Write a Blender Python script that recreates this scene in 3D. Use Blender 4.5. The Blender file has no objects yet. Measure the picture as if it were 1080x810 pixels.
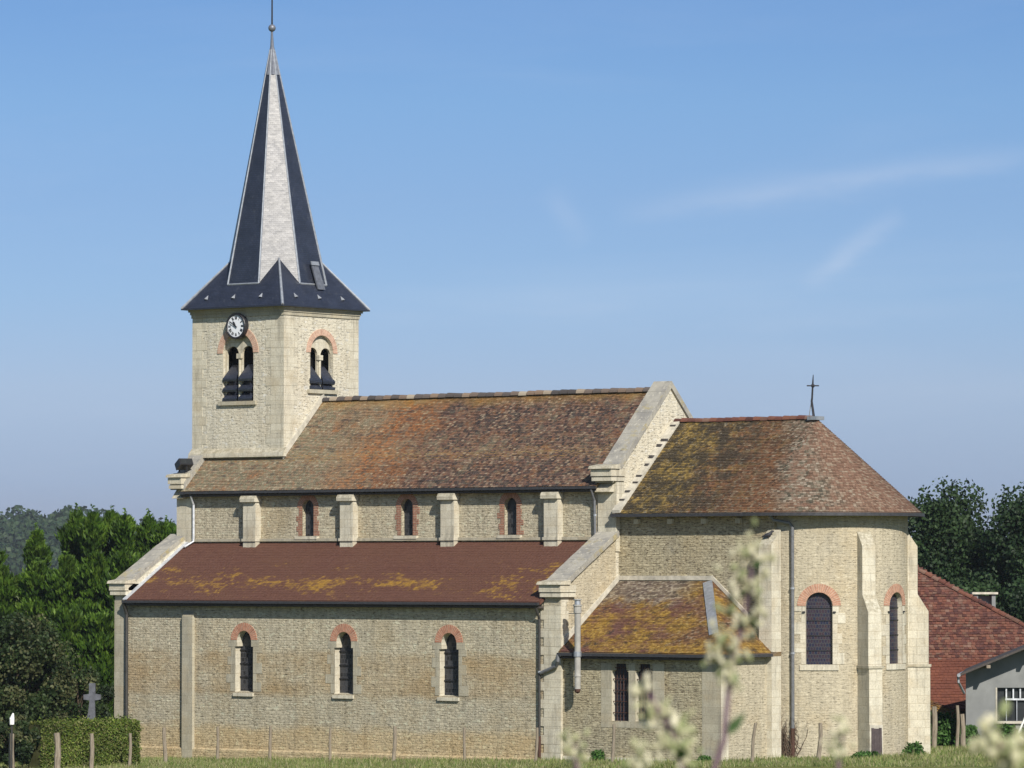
import bpy, math, random
from math import sin, cos, tan, pi, radians, sqrt, atan2
from mathutils import Vector as V
random.seed(7)
scene = bpy.context.scene
col = scene.collection

# ------------------------------------------------------------------ camera, sky, sun, exposure
TH = radians(38.0)                       # the church's long axis stands 38 degrees off the picture plane
RX, HX = V((cos(TH), sin(TH), 0)), V((-sin(TH), cos(TH), 0))
CAM = V((114.46, -149.74, 7.78))
cd = bpy.data.cameras.new('camera')
cam = bpy.data.objects.new('camera', cd); col.objects.link(cam)
cam.location = CAM
cam.rotation_euler = (radians(90 + 2.279), 0, TH)
cd.sensor_width = 36; cd.lens = 163.33; cd.clip_start = .5; cd.clip_end = 20000
cd.dof.use_dof = True; cd.dof.focus_distance = 188; cd.dof.aperture_fstop = 11.0
scene.camera = cam

SUN_AZ, SUN_EL = radians(58), radians(35)       # azimuth from the south side (-y) towards the apse (+x)
sdir = V((sin(SUN_AZ) * cos(SUN_EL), -cos(SUN_AZ) * cos(SUN_EL), sin(SUN_EL)))
ld = bpy.data.lights.new('sun', 'SUN'); ld.energy = 4.6; ld.angle = radians(.53); ld.color = (1, .94, .84)
sun = bpy.data.objects.new('sun', ld); col.objects.link(sun)
sun.rotation_euler = sdir.to_track_quat('Z', 'Y').to_euler(); sun.location = (60, -40, 80)

world = bpy.data.worlds.new('World'); scene.world = world; world.use_nodes = True
def build_world():
    nt = world.node_tree; nt.nodes.clear(); N = nt.nodes.new; L = nt.links.new
    def mth(op, a, b=None, c=None):
        n = N('ShaderNodeMath'); n.operation = op
        for i, q in enumerate((a, b, c)):
            if q is None: continue
            if isinstance(q, (int, float)): n.inputs[i].default_value = q
            else: L(q, n.inputs[i])
        return n.outputs[0]
    out = N('ShaderNodeOutputWorld'); bg = N('ShaderNodeBackground'); bg.inputs[1].default_value = .095
    sky = N('ShaderNodeTexSky'); sky.sky_type = 'NISHITA'; sky.sun_disc = False
    sky.sun_elevation = SUN_EL; sky.sun_rotation = radians(180) - SUN_AZ
    sky.altitude = 150; sky.air_density = 1.0; sky.dust_density = .6; sky.ozone_density = 1.6
    tc = N('ShaderNodeTexCoord'); sp = N('ShaderNodeSeparateXYZ'); L(tc.outputs['Generated'], sp.inputs[0])
    el = mth('ARCSINE', sp.outputs[2])
    ramp = N('ShaderNodeValToRGB'); cr = ramp.color_ramp
    L(mth('MULTIPLY', el, 4.0), ramp.inputs[0])
    stops = list(zip((0.0, .0735, .155, .2367, .3184, .4, .4816, 1.0), SKY))
    cr.elements[0].position = 0; cr.elements[0].color = (*stops[0][1], 1)
    cr.elements[1].position = 1; cr.elements[1].color = (*stops[-1][1], 1)
    for p, c in stops[1:-1]:
        e = cr.elements.new(p); e.color = (*c, 1)
    mul = N('ShaderNodeMix'); mul.data_type = 'RGBA'; mul.blend_type = 'MULTIPLY'; mul.inputs[0].default_value = 1
    L(sky.outputs[0], mul.inputs[6]); L(ramp.outputs[0], mul.inputs[7])
    # thin old contrails and cirrus: places in the sky by azimuth and elevation
    az = mth('ARCTAN2', sp.outputs[0], sp.outputs[1])
    mp = N('ShaderNodeCombineXYZ'); L(mth('MULTIPLY', az, 1.0), mp.inputs[0]); L(mth('MULTIPLY', el, 3.0), mp.inputs[1])
    nz = N('ShaderNodeTexNoise'); nz.inputs['Scale'].default_value = 42; nz.inputs['Detail'].default_value = 6; nz.inputs['Roughness'].default_value = .6
    L(mp.outputs[0], nz.inputs['Vector'])
    f = 4900.0
    tot = None
    for (u0, v0, u1, v1, w, amp) in [(640, 226, 1140, 160, 14, .18), (845, 305, 955, 222, 11, .17), (575, 195, 618, 262, 13, .09), (280, 330, 1000, 300, 26, .06), (700, 345, 1100, 325, 10, .05)]:
        a0, a1 = -TH + (u0 - 540) / f, -TH + (u1 - 540) / f
        e0, e1 = (600 - v0) / f, (600 - v1) / f
        ln = sqrt((a1 - a0) ** 2 + (e1 - e0) ** 2); dx, dy = (a1 - a0) / ln, (e1 - e0) / ln
        da, de = mth('SUBTRACT', az, a0), mth('SUBTRACT', el, e0)
        t = mth('DIVIDE', mth('ADD', mth('MULTIPLY', da, dx), mth('MULTIPLY', de, dy)), ln)
        d = mth('ADD', mth('MULTIPLY', da, -dy), mth('MULTIPLY', de, dx))
        d = mth('ADD', d, mth('MULTIPLY', mth('SUBTRACT', nz.outputs[0], .5), 26 / f))
        g = mth('POWER', 2.718, mth('MULTIPLY', mth('MULTIPLY', d, d), -(f / w) ** 2))
        tt = mth('MULTIPLY', mth('MULTIPLY', t, mth('SUBTRACT', 1.0, t)), 4.0)
        tt = mth('MAXIMUM', tt, 0.0)
        g = mth('MULTIPLY', mth('MULTIPLY', g, tt), mth('MULTIPLY', nz.outputs[0], amp * 1.9))
        tot = g if tot is None else mth('ADD', tot, g)
    mp2 = N('ShaderNodeCombineXYZ'); L(mth('ADD', mth('MULTIPLY', az, 4.0), mth('MULTIPLY', el, -6.0)), mp2.inputs[0]); L(mth('MULTIPLY', el, 34.0), mp2.inputs[1])
    n2 = N('ShaderNodeTexNoise'); n2.inputs['Scale'].default_value = 1.6; n2.inputs['Detail'].default_value = 9; n2.inputs['Roughness'].default_value = .62; n2.inputs['Distortion'].default_value = .6
    L(mp2.outputs[0], n2.inputs['Vector'])
    tot = mth('ADD', tot, mth('MULTIPLY', mth('MAXIMUM', mth('SUBTRACT', n2.outputs[0], .5), 0.0), .22))
    cl = N('ShaderNodeMix'); cl.data_type = 'RGBA'; L(tot, cl.inputs[0]); L(mul.outputs[2], cl.inputs[6])
    cl.inputs[7].default_value = CLOUD
    L(cl.outputs[2], bg.inputs[0]); L(bg.outputs[0], out.inputs[0])
SKY = [(0.372, 0.435, 0.811), (0.384, 0.493, 0.907), (0.446, 0.532, 0.869), (0.403, 0.522, 0.835), (0.385, 0.499, 0.782), (0.374, 0.507, 0.769), (0.341, 0.477, 0.741), (0.640, 0.720, 0.800)]
CLOUD = (6.5, 6.8, 7.6, 1)
build_world()
scene.view_settings.view_transform = 'Standard'; scene.view_settings.look = 'None'
scene.view_settings.exposure = 0.35; scene.view_settings.gamma = 1
scene.view_settings.use_curve_mapping = False
scene.cycles.use_denoising = True
scene.cycles.max_bounces = 6; scene.cycles.diffuse_bounces = 3; scene.cycles.transparent_max_bounces = 8
scene.cycles.volume_bounces = 0

# ------------------------------------------------------------------ mesh and object helpers
class MB:
    """collects faces with uv and a random value, links them as one mesh object"""
    def __init__(s): s.v = []; s.f = []; s.uv = []; s.r = []; s.m = []
    def face(s, pts, uv=None, r=None, m=0):
        pts = [V(p) for p in pts]
        i = len(s.v); s.v += pts; s.f.append(tuple(range(i, i + len(pts))))
        if uv is None:
            n = V((0, 0, 0))
            for k in range(len(pts)): n += pts[k].cross(pts[(k + 1) % len(pts)])
            if n.length < 1e-9: n = V((0, 0, 1))
            n.normalize()
            t = V((0, 0, 1)).cross(n)
            t = V((1, 0, 0)) if t.length < 1e-3 else t.normalized()
            b = n.cross(t); uv = [(p.dot(t), p.dot(b)) for p in pts]
        s.uv.append(uv); s.r.append(random.random() if r is None else r); s.m.append(m)
    def box(s, lo, hi, m=0, fr=None):
        """axis box, or in the frame fr = (origin, ex, ey, ez)"""
        a, b = lo, hi
        c = [V((x, y, z)) for z in (a[2], b[2]) for y in (a[1], b[1]) for x in (a[0], b[0])]
        if fr: o, ex, ey, ez = [V(q) for q in fr]; c = [o + ex * p.x + ey * p.y + ez * p.z for p in c]
        for q in ((0, 2, 3, 1), (4, 5, 7, 6), (0, 1, 5, 4), (1, 3, 7, 5), (3, 2, 6, 7), (2, 0, 4, 6)):
            s.face([c[i] for i in q], m=m)
    def prism(s, poly, ext, m=0):
        """a planar polygon pushed along the vector ext"""
        p = [V(q) for q in poly]; e = V(ext)
        n = V((0, 0, 0))
        for k in range(len(p)): n += p[k].cross(p[(k + 1) % len(p)])
        if n.dot(e) > 0: p.reverse()
        s.face(p, m=m); s.face([q + e for q in reversed(p)], m=m)
        for k in range(len(p)):
            a, b = p[k], p[(k + 1) % len(p)]; s.face([b, a, a + e, b + e], m=m)
    def tube(s, path, rad, n=8, cap=True, m=0):
        path = [V(p) for p in path]
        if isinstance(rad, (int, float)): rad = [rad] * len(path)
        rings = []; up = None; r0 = random.random()
        for i, p in enumerate(path):
            t = (path[min(i + 1, len(path) - 1)] - path[max(i - 1, 0)]).normalized()
            if up is None: up = V((0, 0, 1)) if abs(t.z) < .9 else V((1, 0, 0))
            x = t.cross(up).normalized(); y = x.cross(t).normalized(); up = y
            rings.append([p + (x * cos(2 * pi * k / n) + y * sin(2 * pi * k / n)) * rad[i] for k in range(n)])
        base = len(s.v)
        for rg in rings: s.v += rg
        d = 0
        for i in range(len(rings) - 1):
            dl = (path[i + 1] - path[i]).length
            for k in range(n):
                a, b = base + i * n + k, base + i * n + (k + 1) % n
                s.f.append((b, a, a + n, b + n)); s.r.append(r0); s.m.append(m)
                w = 2 * pi * rad[i] / n
                s.uv.append([((k + 1) * w, d), (k * w, d), (k * w, d + dl), ((k + 1) * w, d + dl)])
            d += dl
        if cap:
            s.f.append(tuple(base + k for k in range(n))); s.uv.append([(0, 0)] * n); s.r.append(r0); s.m.append(m)
            e = base + (len(rings) - 1) * n
            s.f.append(tuple(e + k for k in reversed(range(n)))); s.uv.append([(0, 0)] * n); s.r.append(r0); s.m.append(m)
    def ball(s, c, r, n=10, sc=(1, 1, 1), rot=None):
        c = V(c); k = max(4, n // 2)
        def pt(i, j):
            a, b = pi * i / k - pi / 2, 2 * pi * j / n
            q = V((cos(a) * cos(b) * sc[0], cos(a) * sin(b) * sc[1], sin(a) * sc[2])) * r
            return c + (rot @ q if rot else q)
        rr = random.random()
        for i in range(k):
            for j in range(n):
                if i == 0: s.face([pt(0, 0), pt(1, j + 1), pt(1, j)], r=rr)
                elif i == k - 1: s.face([pt(i, j), pt(i, j + 1), pt(k, 0)], r=rr)
                else: s.face([pt(i, j), pt(i, j + 1), pt(i + 1, j + 1), pt(i + 1, j)], r=rr)
    def build(s, name, mats, parent=None, smooth=False, loc=None):
        me = bpy.data.meshes.new(name)
        vs = s.v if loc is None else [p - V(loc) for p in s.v]
        me.from_pydata([tuple(p) for p in vs], [], s.f)
        uvl = me.uv_layers.new(name='uv')
        flat = [c for f in s.uv for q in f for c in q]
        uvl.data.foreach_set('uv', flat)
        at = me.attributes.new('rnd', 'FLOAT', 'FACE'); at.data.foreach_set('value', s.r)
        if not isinstance(mats, (list, tuple)): mats = [mats]
        for m in mats: me.materials.append(m)
        me.polygons.foreach_set('material_index', s.m)
        if smooth: me.polygons.foreach_set('use_smooth', [True] * len(s.f))
        me.validate(clean_customdata=False); me.update()
        if smooth:
            import bmesh
            bm = bmesh.new(); bm.from_mesh(me); bmesh.ops.remove_doubles(bm, verts=bm.verts, dist=1e-5); bm.to_mesh(me); bm.free()
        o = bpy.data.objects.new(name, me); col.objects.link(o)
        if parent: o.parent = parent
        if loc is not None: o.location = loc
        return o

def tag(o, label=None, cat=None, group=None, kind=None):
    for k, q in (('label', label), ('category', cat), ('group', group), ('kind', kind)):
        if q: o[k] = q
    return o
def empty(name, loc, label, cat, group=None):
    o = bpy.data.objects.new(name, None); col.objects.link(o); o.location = loc; o.empty_display_size = .3
    return tag(o, label, cat, group)
def copy_tree(o, parent=None):
    c = o.copy(); col.objects.link(c)
    if parent: c.parent = parent
    for ch in list(o.children): copy_tree(ch, c)
    return c

# ------------------------------------------------------------------ materials
def nodes(name):
    m = bpy.data.materials.new(name); m.use_nodes = True
    nt = m.node_tree; b = nt.nodes['Principled BSDF']
    return m, nt, b
class NT:
    def __init__(s, nt):
        s.nt = nt; s.N = nt.nodes.new; s.L = nt.links.new
        s.uvn = s.N('ShaderNodeUVMap'); s.uvn.uv_map = 'uv'; s.uv = s.uvn.outputs[0]
    def put(s, sock, q):
        if isinstance(q, (int, float)): sock.default_value = q
        elif isinstance(q, tuple): sock.default_value = q if len(q) == 4 or sock.type == 'VECTOR' else (*q, 1)
        else: s.L(q, sock)
    def math(s, op, a, b=0.0, clamp=False):
        n = s.N('ShaderNodeMath'); n.operation = op; n.use_clamp = clamp; s.put(n.inputs[0], a); s.put(n.inputs[1], b); return n.outputs[0]
    def noise(s, vec, scale, detail=3, rough=.55, color=False, dist=0):
        n = s.N('ShaderNodeTexNoise'); s.put(n.inputs['Vector'], vec); n.inputs['Scale'].default_value = scale
        n.inputs['Detail'].default_value = detail; n.inputs['Roughness'].default_value = rough; n.inputs['Distortion'].default_value = dist
        return n.outputs['Color'] if color else n.outputs[0]
    def mix(s, fac, a, b, mode='MIX'):
        n = s.N('ShaderNodeMix'); n.data_type = 'RGBA'; n.blend_type = mode
        s.put(n.inputs[0], fac); s.put(n.inputs[6], a); s.put(n.inputs[7], b); return n.outputs[2]
    def ramp(s, fac, stops, interp='LINEAR'):
        n = s.N('ShaderNodeValToRGB'); s.put(n.inputs[0], fac); e = n.color_ramp.elements; n.color_ramp.interpolation = interp
        while len(e) < len(stops): e.new(.5)
        for k, (p, c) in enumerate(stops):
            e[k].position = p; e[k].color = (c, c, c, 1) if isinstance(c, (int, float)) else (*c, 1)
        return n.outputs[0]
    def step(s, x, a, b): return s.ramp(x, [(a, 0.0), (b, 1.0)]) if a < b else s.ramp(x, [(b, 1.0), (a, 0.0)])
    def vmap(s, vec, scale=(1, 1, 1), loc=(0, 0, 0)):
        n = s.N('ShaderNodeMapping'); s.put(n.inputs[0], vec); n.inputs['Scale'].default_value = scale; n.inputs['Location'].default_value = loc; return n.outputs[0]
    def vadd(s, a, b, k):
        n = s.N('ShaderNodeVectorMath'); n.operation = 'SUBTRACT'; s.put(n.inputs[0], b); n.inputs[1].default_value = (.5, .5, .5)
        m = s.N('ShaderNodeVectorMath'); m.operation = 'MULTIPLY_ADD'; s.L(n.outputs[0], m.inputs[0]); m.inputs[1].default_value = k if isinstance(k, tuple) else (k, k, k); s.put(m.inputs[2], a)
        return m.outputs[0]
    def sep(s, vec):
        n = s.N('ShaderNodeSeparateXYZ'); s.put(n.inputs[0], vec); return n.outputs
    def brick(s, vec, w, h, mortar, c1, c2, cm, smooth=.2, off=.5, bias=0.0):
        n = s.N('ShaderNodeTexBrick'); s.put(n.inputs['Vector'], vec); n.offset = off; n.squash = 1
        n.inputs['Scale'].default_value = 1; n.inputs['Brick Width'].default_value = w; n.inputs['Row Height'].default_value = h
        n.inputs['Mortar Size'].default_value = mortar; n.inputs['Mortar Smooth'].default_value = smooth; n.inputs['Bias'].default_value = bias
        for k, c in (('Color1', c1), ('Color2', c2), ('Mortar', cm)): n.inputs[k].default_value = (*c, 1)
        return n.outputs[0], n.outputs[1]
    def attr(s, name):
        n = s.N('ShaderNodeAttribute'); n.attribute_name = name; return n.outputs['Fac']
    def bump(s, h, strength, dist, bsdf):
        n = s.N('ShaderNodeBump'); n.inputs['Strength'].default_value = strength; n.inputs['Distance'].default_value = dist
        s.put(n.inputs['Height'], h); s.L(n.outputs[0], bsdf.inputs['Normal'])

def rubble(name, c1, c2, cm, w=.30, h=.115, warm=(.42, .33, .19), grey=(.3, .28, .24), zone=None, rough_mortar=.022, dark=.5, flat=.35, hole=(.57, .66)):
    m, nt, b = nodes(name); t = NT(nt)
    d = t.vadd(t.uv, t.noise(t.uv, 2.3, 3, color=True), (.22, .13, 0))
    d = t.vadd(d, t.noise(t.uv, 9, 2, color=True), (.09, .055, 0))
    colr, fac = t.brick(d, w, h, rough_mortar, c1, c2, cm, .35)
    # a second, coarser coursing shows through in places
    d2 = t.vadd(t.vmap(t.uv, (1, 1, 1), (3.1, 7.7, 0)), t.noise(t.uv, 5, 2, color=True), (.09, .06, 0))
    colr2, fac2 = t.brick(d2, w * 1.5, h * 1.45, rough_mortar * 1.1, c1, c2, cm, .35)
    sel = t.step(t.noise(t.uv, .55, 2), .52, .56)
    colr = t.mix(sel, colr, colr2); fac = t.mix(sel, fac, fac2)
    colr = t.mix(flat, colr, tuple((x + y) / 2 for x, y in zip(c1, c2)))
    st = t.noise(t.uv, .45, 5, .6)
    colr = t.mix(t.math('MULTIPLY', t.step(st, .48, .68), .5), colr, warm)
    st2 = t.noise(t.vmap(t.uv, (1, .6, 1), (9, 4, 0)), .8, 5, .65)
    colr = t.mix(t.math('MULTIPLY', t.step(st2, .5, .72), .5), colr, grey)
    per = t.noise(d, 7, 2)                                       # stone-to-stone tone
    colr = t.mix(1.0, colr, t.ramp(per, [(.25, 1 - .3 * (1.2 - flat)), (.5, 1.0), (.78, 1 + .22 * (1.2 - flat))]), 'MULTIPLY')
    hol = t.noise(t.vmap(d, (1, 3.6, 1)), 4.6, 4, .68)          # open joints and hollows with their shade painted in, longer than high
    colr = t.mix(t.math('MULTIPLY', t.step(hol, *hole), dark), colr, (.09, .07, .045))
    fine = t.noise(t.vmap(t.uv, (1, 1.8, 1)), 16, 3, .7)
    colr = t.mix(1.0, colr, t.ramp(fine, [(.3, .80), (.5, 1.0), (.72, 1.15)]), 'MULTIPLY')
    pale = t.noise(t.vmap(d, (1, 1.8, 1), (6, 3, 0)), 3.2, 2)
    colr = t.mix(t.math('MULTIPLY', t.step(pale, .60, .66), .5), colr, tuple(min(.62, x * 1.3) for x in c1))
    run = t.noise(t.vmap(t.uv, (2.4, .16, 1)), 1.6, 5, .7)            # water runs down the face
    colr = t.mix(1.0, colr, t.ramp(run, [(.34, .80), (.52, 1.0), (.7, 1.06)]), 'MULTIPLY')
    if zone: colr = zone(t, colr, d)
    t.L(colr, b.inputs['Base Color']); b.inputs['Roughness'].default_value = .95; b.inputs['Specular IOR Level'].default_value = .15
    hh = t.math('SUBTRACT', t.math('MULTIPLY', per, .8), t.math('MULTIPLY', fac, .9 * (1.15 - flat)))
    hh = t.math('SUBTRACT', hh, t.math('MULTIPLY', t.step(hol, .57, .68), .8))
    t.bump(hh, .55, .06, b)
    return m

def ashlar(name, c1, c2, cm, w=.62, h=.33, stain=.45):
    m, nt, b = nodes(name); t = NT(nt)
    d = t.vadd(t.uv, t.noise(t.uv, 3, 2, color=True), (.01, .012, 0))
    colr, fac = t.brick(d, w, h, .009, c1, c2, cm, .3)
    st = t.noise(t.vmap(t.uv, (1, .45, 1)), 1.6, 6, .65)
    colr = t.mix(t.math('MULTIPLY', t.step(st, .46, .75), stain), colr, (.17, .16, .135))
    colr = t.mix(t.math('MULTIPLY', t.step(t.noise(t.uv, .9, 3), .5, .7), .4), colr, (.42, .33, .2))
    colr = t.mix(t.math('MULTIPLY', t.step(t.noise(t.vmap(t.uv, (3.0, .3, 1)), 1.3, 5, .7), .52, .66), .5), colr, (.21, .195, .16))
    colr = t.mix(t.math('MULTIPLY', t.step(t.noise(t.vmap(t.uv, (1, 1, 1), (7, 2, 0)), 6, 4, .75), .6, .7), .5), colr, (.16, .15, .12))
    colr = t.mix(1.0, colr, t.ramp(t.noise(t.uv, 14, 4, .7), [(.3, .8), (.7, 1.12)]), 'MULTIPLY')
    gz_ = t.sep(t.N('ShaderNodeNewGeometry').outputs['Normal'])[2]                # moss and crust lie on what faces up
    colr = t.mix(t.math('MULTIPLY', t.math('MULTIPLY', t.step(gz_, .2, .5), t.step(t.noise(t.uv, 4, 5, .75), .38, .58)), .6), colr, (.20, .18, .115))
    t.L(colr, b.inputs['Base Color']); b.inputs['Roughness'].default_value = .9; b.inputs['Specular IOR Level'].default_value = .2
    t.bump(t.math('SUBTRACT', t.noise(t.uv, 18, 4, .7), t.math('MULTIPLY', fac, .6)), .3, .015, b)
    return m

def tilemat(name, build, rough=.85, strength=.25):
    m, nt, b = nodes(name); t = NT(nt); rnd = t.attr('rnd')
    c = build(t, rnd, t.uv)
    t.L(c, b.inputs['Base Color']); b.inputs['Roughness'].default_value = rough; b.inputs['Specular IOR Level'].default_value = .2
    t.bump(t.noise(t.uv, 22, 3, .7), strength, .02, b)
    return m

def plain(name, c, rough=.6, metal=0.0, spec=.4, var=.25, scale=6.0, coat=0):
    m, nt, b = nodes(name); t = NT(nt)
    tc = t.N('ShaderNodeTexCoord').outputs['Object']
    colr = t.mix(1.0, c, t.ramp(t.noise(tc, scale, 5, .65), [(.3, 1 - var), (.7, 1 + var)]), 'MULTIPLY')
    t.L(colr, b.inputs['Base Color']); b.inputs['Roughness'].default_value = rough; b.inputs['Metallic'].default_value = metal
    b.inputs['Specular IOR Level'].default_value = spec
    return m

def leaf(name, cols, trans=.3):
    m, nt, b = nodes(name); t = NT(nt); rnd = t.attr('rnd')
    tc = t.N('ShaderNodeTexCoord').outputs['Object']
    n = len(cols); c = t.ramp(rnd, [((i + .5) / n, q) for i, q in enumerate(cols)])
    c = t.mix(1.0, c, t.ramp(t.noise(tc, .8, 3), [(.3, .6), (.7, 1.35)]), 'MULTIPLY')
    b.inputs['Roughness'].default_value = .6; b.inputs['Specular IOR Level'].default_value = .25
    t.L(c, b.inputs['Base Color'])
    tr = t.N('ShaderNodeBsdfTranslucent'); t.L(t.mix(1.0, c, (1.1, 1.25, .6), 'MULTIPLY'), tr.inputs[0])
    ms = t.N('ShaderNodeMixShader'); ms.inputs[0].default_value = trans
    t.L(b.outputs[0], ms.inputs[1]); t.L(tr.outputs[0], ms.inputs[2]); t.L(ms.outputs[0], nt.nodes['Material Output'].inputs[0])
    return m

M = {}
def aisle_zone(t, c, d):
    z = t.sep(d)[1]
    z = t.math('ADD', z, t.math('MULTIPLY', t.math('SUBTRACT', t.noise(t.vmap(t.uv, (.35, 1, 1)), 1.2, 3), .5), .9))
    band = t.ramp(t.math('MULTIPLY', z, .14), [(.32, 0.0), (.36, 1.0), (.57, 1.0), (.61, 0.0)])
    c = t.mix(t.math('MULTIPLY', band, t.ramp(t.noise(t.vmap(t.uv, (.5, 1, 1)), .7, 3), [(.35, .1), (.6, .75)])), c, t.mix(1.0, c, (.80, .66, .50), 'MULTIPLY'))
    foot = t.ramp(t.math('MULTIPLY', z, .14), [(.0, 1.0), (.12, .9), (.17, 0.0)])
    c = t.mix(t.math('MULTIPLY', foot, .55), c, t.mix(1.0, c, (1.05, .86, .58), 'MULTIPLY'))
    low = t.ramp(t.math('MULTIPLY', z, .14), [(.12, 0.0), (.2, 1.0), (.34, 1.0), (.4, 0.0)])
    return t.mix(t.math('MULTIPLY', low, .5), c, t.mix(1.0, c, (.88, .9, .92), 'MULTIPLY'))
M['rub_aisle'] = rubble('rubble_aisle', (.54, .485, .36), (.385, .34, .245), (.44, .39, .29), .27, .105, (.40, .31, .18), (.37, .345, .28), aisle_zone, dark=.7, hole=(.555, .635))
M['rub_chancel'] = rubble('rubble_chancel', (.465, .415, .29), (.325, .285, .195), (.31, .27, .18), .24, .095, (.38, .29, .16), (.29, .27, .22), dark=.85, flat=.45, hole=(.53, .61))
M['rub_tower'] = rubble('rubble_tower', (.61, .565, .455), (.55, .505, .40), (.585, .54, .435), .36, .13, (.50, .43, .31), (.46, .44, .38), dark=.6, flat=.85, hole=(.565, .64))
M['rub_apse'] = rubble('rubble_apse', (.475, .425, .32), (.41, .36, .26), (.445, .395, .295), .30, .11, (.40, .31, .18), (.38, .345, .27), dark=.6, flat=.85, hole=(.575, .66))
M['ashlar'] = ashlar('dressed_limestone', (.61, .57, .46), (.54, .495, .39), (.42, .37, .27))
M['ashlar_grey'] = ashlar('weathered_limestone', (.455, .42, .325), (.39, .355, .27), (.33, .295, .22), stain=.45)
def cop(t, rnd, uv):
    c = t.mix(t.step(t.noise(uv, 1.1, 6, .7), .4, .62), (.36, .34, .29), (.24, .23, .21))
    c = t.mix(t.step(t.noise(uv, 4.5, 4, .7), .56, .66), c, (.46, .43, .36))
    c = t.mix(t.math('MULTIPLY', t.step(t.noise(uv, 2.6, 5, .7), .6, .7), .8), c, (.09, .085, .075))
    return t.mix(t.math('MULTIPLY', t.step(t.noise(t.vmap(uv, (1, 1, 1), (5, 5, 0)), .9, 4, .7), .56, .66), .6), c, (.36, .29, .11))
M['coping'] = tilemat('lichened_coping_stone', cop, .95, .4)
def arch_col(t, rnd, uv):
    c, f = t.brick(uv, .085, 4.0, .008, (.42, .20, .13), (.32, .145, .095), (.45, .37, .28), .2, 0)
    return t.mix(1.0, c, t.ramp(t.noise(uv, 9, 3), [(.3, .8), (.7, 1.2)]), 'MULTIPLY')
M['brick_arch'] = tilemat('brick_voussoirs', arch_col, .9, .2)
def arch_mid(t, rnd, uv):
    c, f = t.brick(uv, .085, 4.0, .008, (.42, .23, .155), (.34, .175, .12), (.46, .38, .29), .2, 0)
    return t.mix(1.0, c, t.ramp(t.noise(uv, 9, 3), [(.3, .8), (.7, 1.2)]), 'MULTIPLY')
M['brick_arch_mid'] = tilemat('worn_brick_voussoirs', arch_mid, .9, .2)
def arch_pale(t, rnd, uv):
    c, f = t.brick(uv, .085, 4.0, .008, (.52, .34, .25), (.44, .26, .19), (.52, .44, .34), .2, 0)
    return t.mix(1.0, c, t.ramp(t.noise(uv, 9, 3), [(.3, .8), (.7, 1.2)]), 'MULTIPLY')
M['brick_arch_pale'] = tilemat('faded_brick_voussoirs', arch_pale, .9, .2)
def jamb_col(t, rnd, uv):
    c, f = t.brick(uv, .22, .075, .010, (.32, .15, .10), (.235, .105, .07), (.34, .27, .20), .2)
    return t.mix(1.0, c, t.ramp(t.noise(uv, 7, 3), [(.3, .75), (.7, 1.2)]), 'MULTIPLY')
M['brick'] = tilemat('red_brick', jamb_col, .9, .2)

# roofs: every tile has its own tone; lichen and moss lie in patches
def nave_roof_col(t, rnd, uv):
    x = t.math('ADD', t.sep(uv)[0], t.math('MULTIPLY', t.math('SUBTRACT', t.noise(uv, .33, 4, .6), .5), 9.0))
    a = t.ramp(rnd, [(.0, (.16, .145, .095)), (.3, (.25, .215, .14)), (.55, (.20, .165, .11)), (.8, (.24, .155, .095)), (1.0, (.34, .29, .20))])     # lichened grey-olive
    b_ = t.ramp(rnd, [(.0, (.14, .075, .042)), (.25, (.26, .115, .05)), (.5, (.33, .145, .058)), (.7, (.22, .13, .075)), (.85, (.12, .078, .052)), (1.0, (.34, .23, .13))])  # rust orange
    c_ = t.ramp(rnd, [(.0, (.04, .033, .032)), (.35, (.085, .058, .048)), (.6, (.14, .078, .058)), (.85, (.19, .115, .08)), (1.0, (.27, .21, .15))])  # purple brown
    c = t.mix(t.step(t.math('MULTIPLY', x, .05), .34, .50), a, b_)
    c = t.mix(t.step(t.math('MULTIPLY', x, .05), .52, .66), c, c_)
    c = t.mix(t.math('MULTIPLY', t.step(t.noise(t.vmap(uv, (1, 1, 1), (4, 2, 0)), 1.1, 5, .7), .52, .66), .75), c, b_)
    g = t.math('MULTIPLY', t.step(t.noise(t.vmap(uv, (1, .7, 1)), .8, 5, .7), .55, .66), .7)
    c = t.mix(g, c, a)
    dk = t.math('MULTIPLY', t.step(t.noise(t.vmap(uv, (.7, 1.2, 1), (11, 3, 0)), 1.6, 6, .78), .54, .62), .7)
    gs = t.step(t.noise(t.vmap(uv, (1, 1.3, 1), (3, 13, 0)), 2.2, 5, .75), .52, .62)
    c = t.mix(t.math('MULTIPLY', gs, .5), c, (.18, .155, .11))
    c = t.mix(dk, c, (.055, .045, .045))
    top = t.step(t.math('ADD', t.math('MULTIPLY', t.sep(uv)[1], .1), t.math('MULTIPLY', t.noise(uv, 1.2, 4), .12)), .56, .64)
    return t.mix(t.math('MULTIPLY', top, .55), c, (.33, .19, .045))
M['tile_nave'] = tilemat('weathered_nave_tiles', nave_roof_col)
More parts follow.
